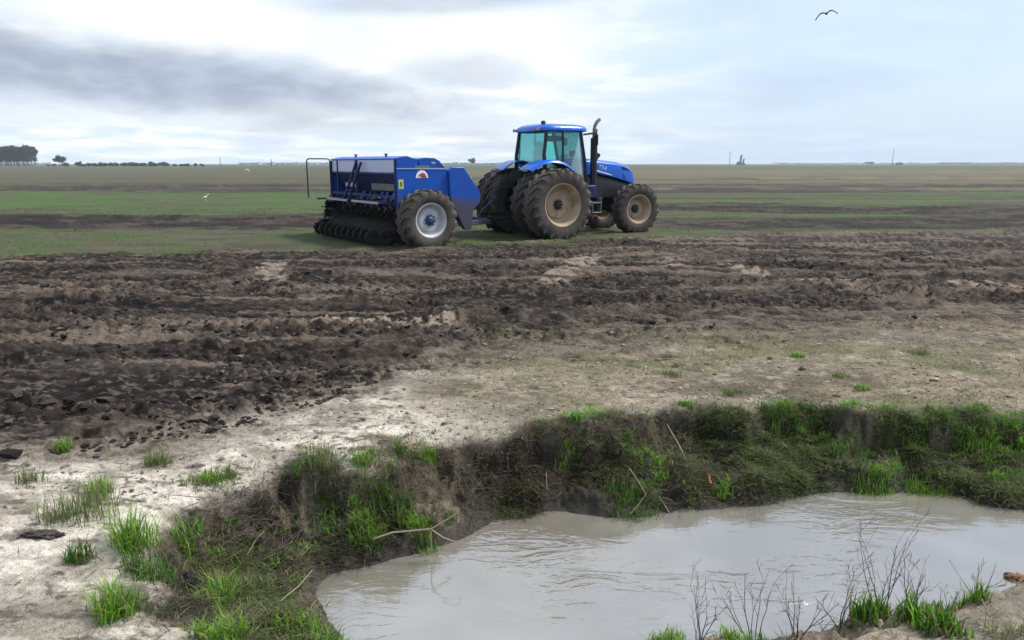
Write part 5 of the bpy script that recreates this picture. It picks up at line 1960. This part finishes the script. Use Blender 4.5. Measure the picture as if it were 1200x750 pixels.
def mast(px, d, h, lab, head=True):
    t = empty('mast')
    m_ = MB()
    m_.tube([(0, 0, -0.5), (0, 0, h * 0.5), (0, 0, h)], [0.34, 0.28, 0.20], 8)
    m_.build('pole', M['farconcrete'], t)
    if head:
        m_ = MB()
        m_.box((0, 0, h), (1.2, 0.8, 0.9))
        m_.tube([(0, 0, h), (0, 0, h + 1.6)], 0.1, 6)
        m_.build('mast_head', M['farconcrete'], t, 0.1)
    p = at_d(px, 190, d)
    t.location = (p.x, p.y, 0)
    tag(t, lab, 'mast')


mast(855, 900, 14.5, 'thin mast left of the grain elevator on the horizon')
mast(1046, 900, 18.0, 'tallest thin mast on the horizon toward the right edge')
mast(258, 700, 8.0, 'thin short pole on the horizon right of the hedge', False)
mast(318, 500, 5.0, 'faint thin pole on the horizon left of the drill', False)

t = empty('grain_elevator')
p = at_d(867, 190, 1250)
t.location = (p.x, p.y, 0)
m = MB()
m.add([(x, y, z) for y in (-2, 2) for x, z in [(-1.2, 0), (1.6, 0), (3.0, 15.0), (0.8, 15.0)]], [(0, 1, 2, 3), (4, 7, 6, 5), (0, 4, 5, 1), (1, 5, 6, 2), (2, 6, 7, 3), (3, 7, 4, 0)])
m.box((2.0, 0, 15.6), (3.0, 3.2, 1.4))
m.build('tower', M['farconcrete'], t, 0.2)
m = MB()
m.add([(x, y, z) for y in (-1.5, 1.5) for x, z in [(3.0, 0), (5.6, 0), (7.6, 10.5), (5.6, 10.5)]], [(0, 1, 2, 3), (4, 7, 6, 5), (0, 4, 5, 1), (1, 5, 6, 2), (2, 6, 7, 3), (3, 7, 4, 0)])
m.build('side_tower', M['farconcrete'], t, 0.2)
m = MB()
m.box((1.5, 0, 1.8), (13, 6, 3.6))
m.box((-3.0, 0, 4.2), (3.0, 4, 2.4))
m.build('base_building', M['farconcrete'], t, 0.2)
tag(t, 'grey green grain elevator with two leaning towers on the far horizon', 'grain elevator')


def shed(px, d, w_, h, lab, stilts):
    t_ = empty('far_shed')
    m_ = MB()
    m_.prism([(-w_ / 2, h * 0.6), (w_ / 2, h * 0.6), (w_ / 2, h * 0.85), (0.1 * w_, h), (-w_ / 2, h * 0.85)], -2, 2)
    m_.build('roof', M['farconcrete'], t_)
    for x in (-w_ * 0.3, 0.0, w_ * 0.32):
        m_ = MB()
        m_.box((x, 0, h * 0.3 - 0.2), (w_ * (0.06 if stilts else 0.2), 1.0, h * 0.6))
        m_.build('post', M['farconcrete'], t_)
    p_ = at_d(px, 190, d)
    t_.location = (p_.x, p_.y, 0)
    tag(t_, lab, 'shed')


shed(1019, 1150, 13, 5.0, 'low open shed on the horizon left of the tallest mast', True)
shed(1054, 1150, 11, 4.2, 'low shed on the horizon at the foot of the tallest mast', False)


# ------------------------------------------------------------------ birds
def gull():
    m_ = MB()
    rings = []
    for x, r, z in [(-0.26, 0.012, 0.02), (-0.18, 0.045, 0.01), (-0.05, 0.075, 0.0), (0.08, 0.07, 0.0), (0.16, 0.045, 0.01), (0.21, 0.045, 0.02), (0.25, 0.03, 0.018), (0.29, 0.008, 0.01)]:
        rings.append([(x, r * math.cos(2 * math.pi * k / 10), z + r * math.sin(2 * math.pi * k / 10)) for k in range(10)])
    m_.loft(rings)
    for s in (-1, 1):
        rings = []
        for y, x0, x1, z in [(0.03, -0.13, 0.12, 0.02), (0.16, -0.13, 0.13, 0.09), (0.30, -0.12, 0.13, 0.11), (0.42, -0.17, 0.08, 0.03), (0.54, -0.24, -0.03, -0.10), (0.64, -0.24, -0.16, -0.21)]:
            rings.append([(x0, s * y, z), ((x0 + x1) / 2, s * y, z + 0.045), (x1, s * y, z + 0.004), ((x0 + x1) / 2, s * y, z - 0.040)])
        m_.loft(rings)
    m_.add([(-0.24, -0.02, 0.02), (-0.24, 0.02, 0.02), (-0.40, 0.07, 0.02), (-0.40, -0.07, 0.02), (-0.24, -0.02, 0.03), (-0.24, 0.02, 0.03), (-0.40, 0.07, 0.026), (-0.40, -0.07, 0.026)],
           [(0, 1, 2, 3), (4, 7, 6, 5), (0, 3, 7, 4), (1, 5, 6, 2), (2, 6, 7, 3)])
    return m_


o = gull().build('bird', M['feather_dark'], smooth=60)
o.location = at_d(968.5, 16, 52)
o.rotation_euler = (R(-12), R(-4), R(62))
o.scale = (1.08, 1.08, 1.08)
tag(o, 'dark bird flying with bent wings in the pale sky', 'bird')


def egret(px, py, d, s, rz, lab):
    m_ = MB()
    rings = []
    for x, r, z in [(-0.30, 0.01, 0.40), (-0.20, 0.06, 0.43), (-0.05, 0.11, 0.46), (0.08, 0.10, 0.49), (0.15, 0.05, 0.53), (0.19, 0.032, 0.60), (0.18, 0.028, 0.68), (0.22, 0.03, 0.75), (0.29, 0.04, 0.77), (0.34, 0.02, 0.76), (0.45, 0.004, 0.74)]:
        rings.append([(x, r * 0.8 * math.cos(2 * math.pi * k / 8), z + r * math.sin(2 * math.pi * k / 8)) for k in range(8)])
    m_.loft(rings)
    for yy in (-0.04, 0.04):
        m_.tube([(-0.02, yy, 0.42), (0.0, yy, 0.2), (-0.02, yy, 0.0), (0.05, yy, 0.0)], 0.010, 5)
    o_ = m_.build('white_bird', M['feather_white'], smooth=60)
    p_ = at_d(px, py, d)
    o_.location = (p_.x, d, gz(p_.x, d))
    o_.scale = (s, s, s)
    o_.rotation_euler = (0, 0, rz)
    tag(o_, lab, 'bird', 'white wading birds in the field')


egret(241, 234, 41.5, 0.46, 0.5, 'white wading bird on the grass left of the drill, the nearer one')
egret(291, 197, 175, 1.15, 2.6, 'white wading bird in the far field left of the drill')
egret(288, 196, 200, 1.0, 0.4, 'second white bird just behind the far white wading bird')

# ------------------------------------------------------------------ air
def haze():
    m_ = bpy.data.materials.new('haze_air')
    m_.use_nodes = True
    nt = m_.node_tree
    nt.nodes.clear()
    pv = nt.nodes.new('ShaderNodeVolumePrincipled')
    pv.inputs['Color'].default_value = (0.80, 0.90, 1.0, 1)
    pv.inputs['Density'].default_value = HAZE
    out = nt.nodes.new('ShaderNodeOutputMaterial')
    nt.links.new(pv.outputs[0], out.inputs['Volume'])
    b = MB().box((0, 0, 12), (14000, 14000, 28)).build('haze', m_)
    b.display_type = 'BOUNDS'
    tag(b, 'thin pale haze of damp air over the whole field', kind='stuff')


HAZE = 0.00017
if HAZE > 0:
    haze()
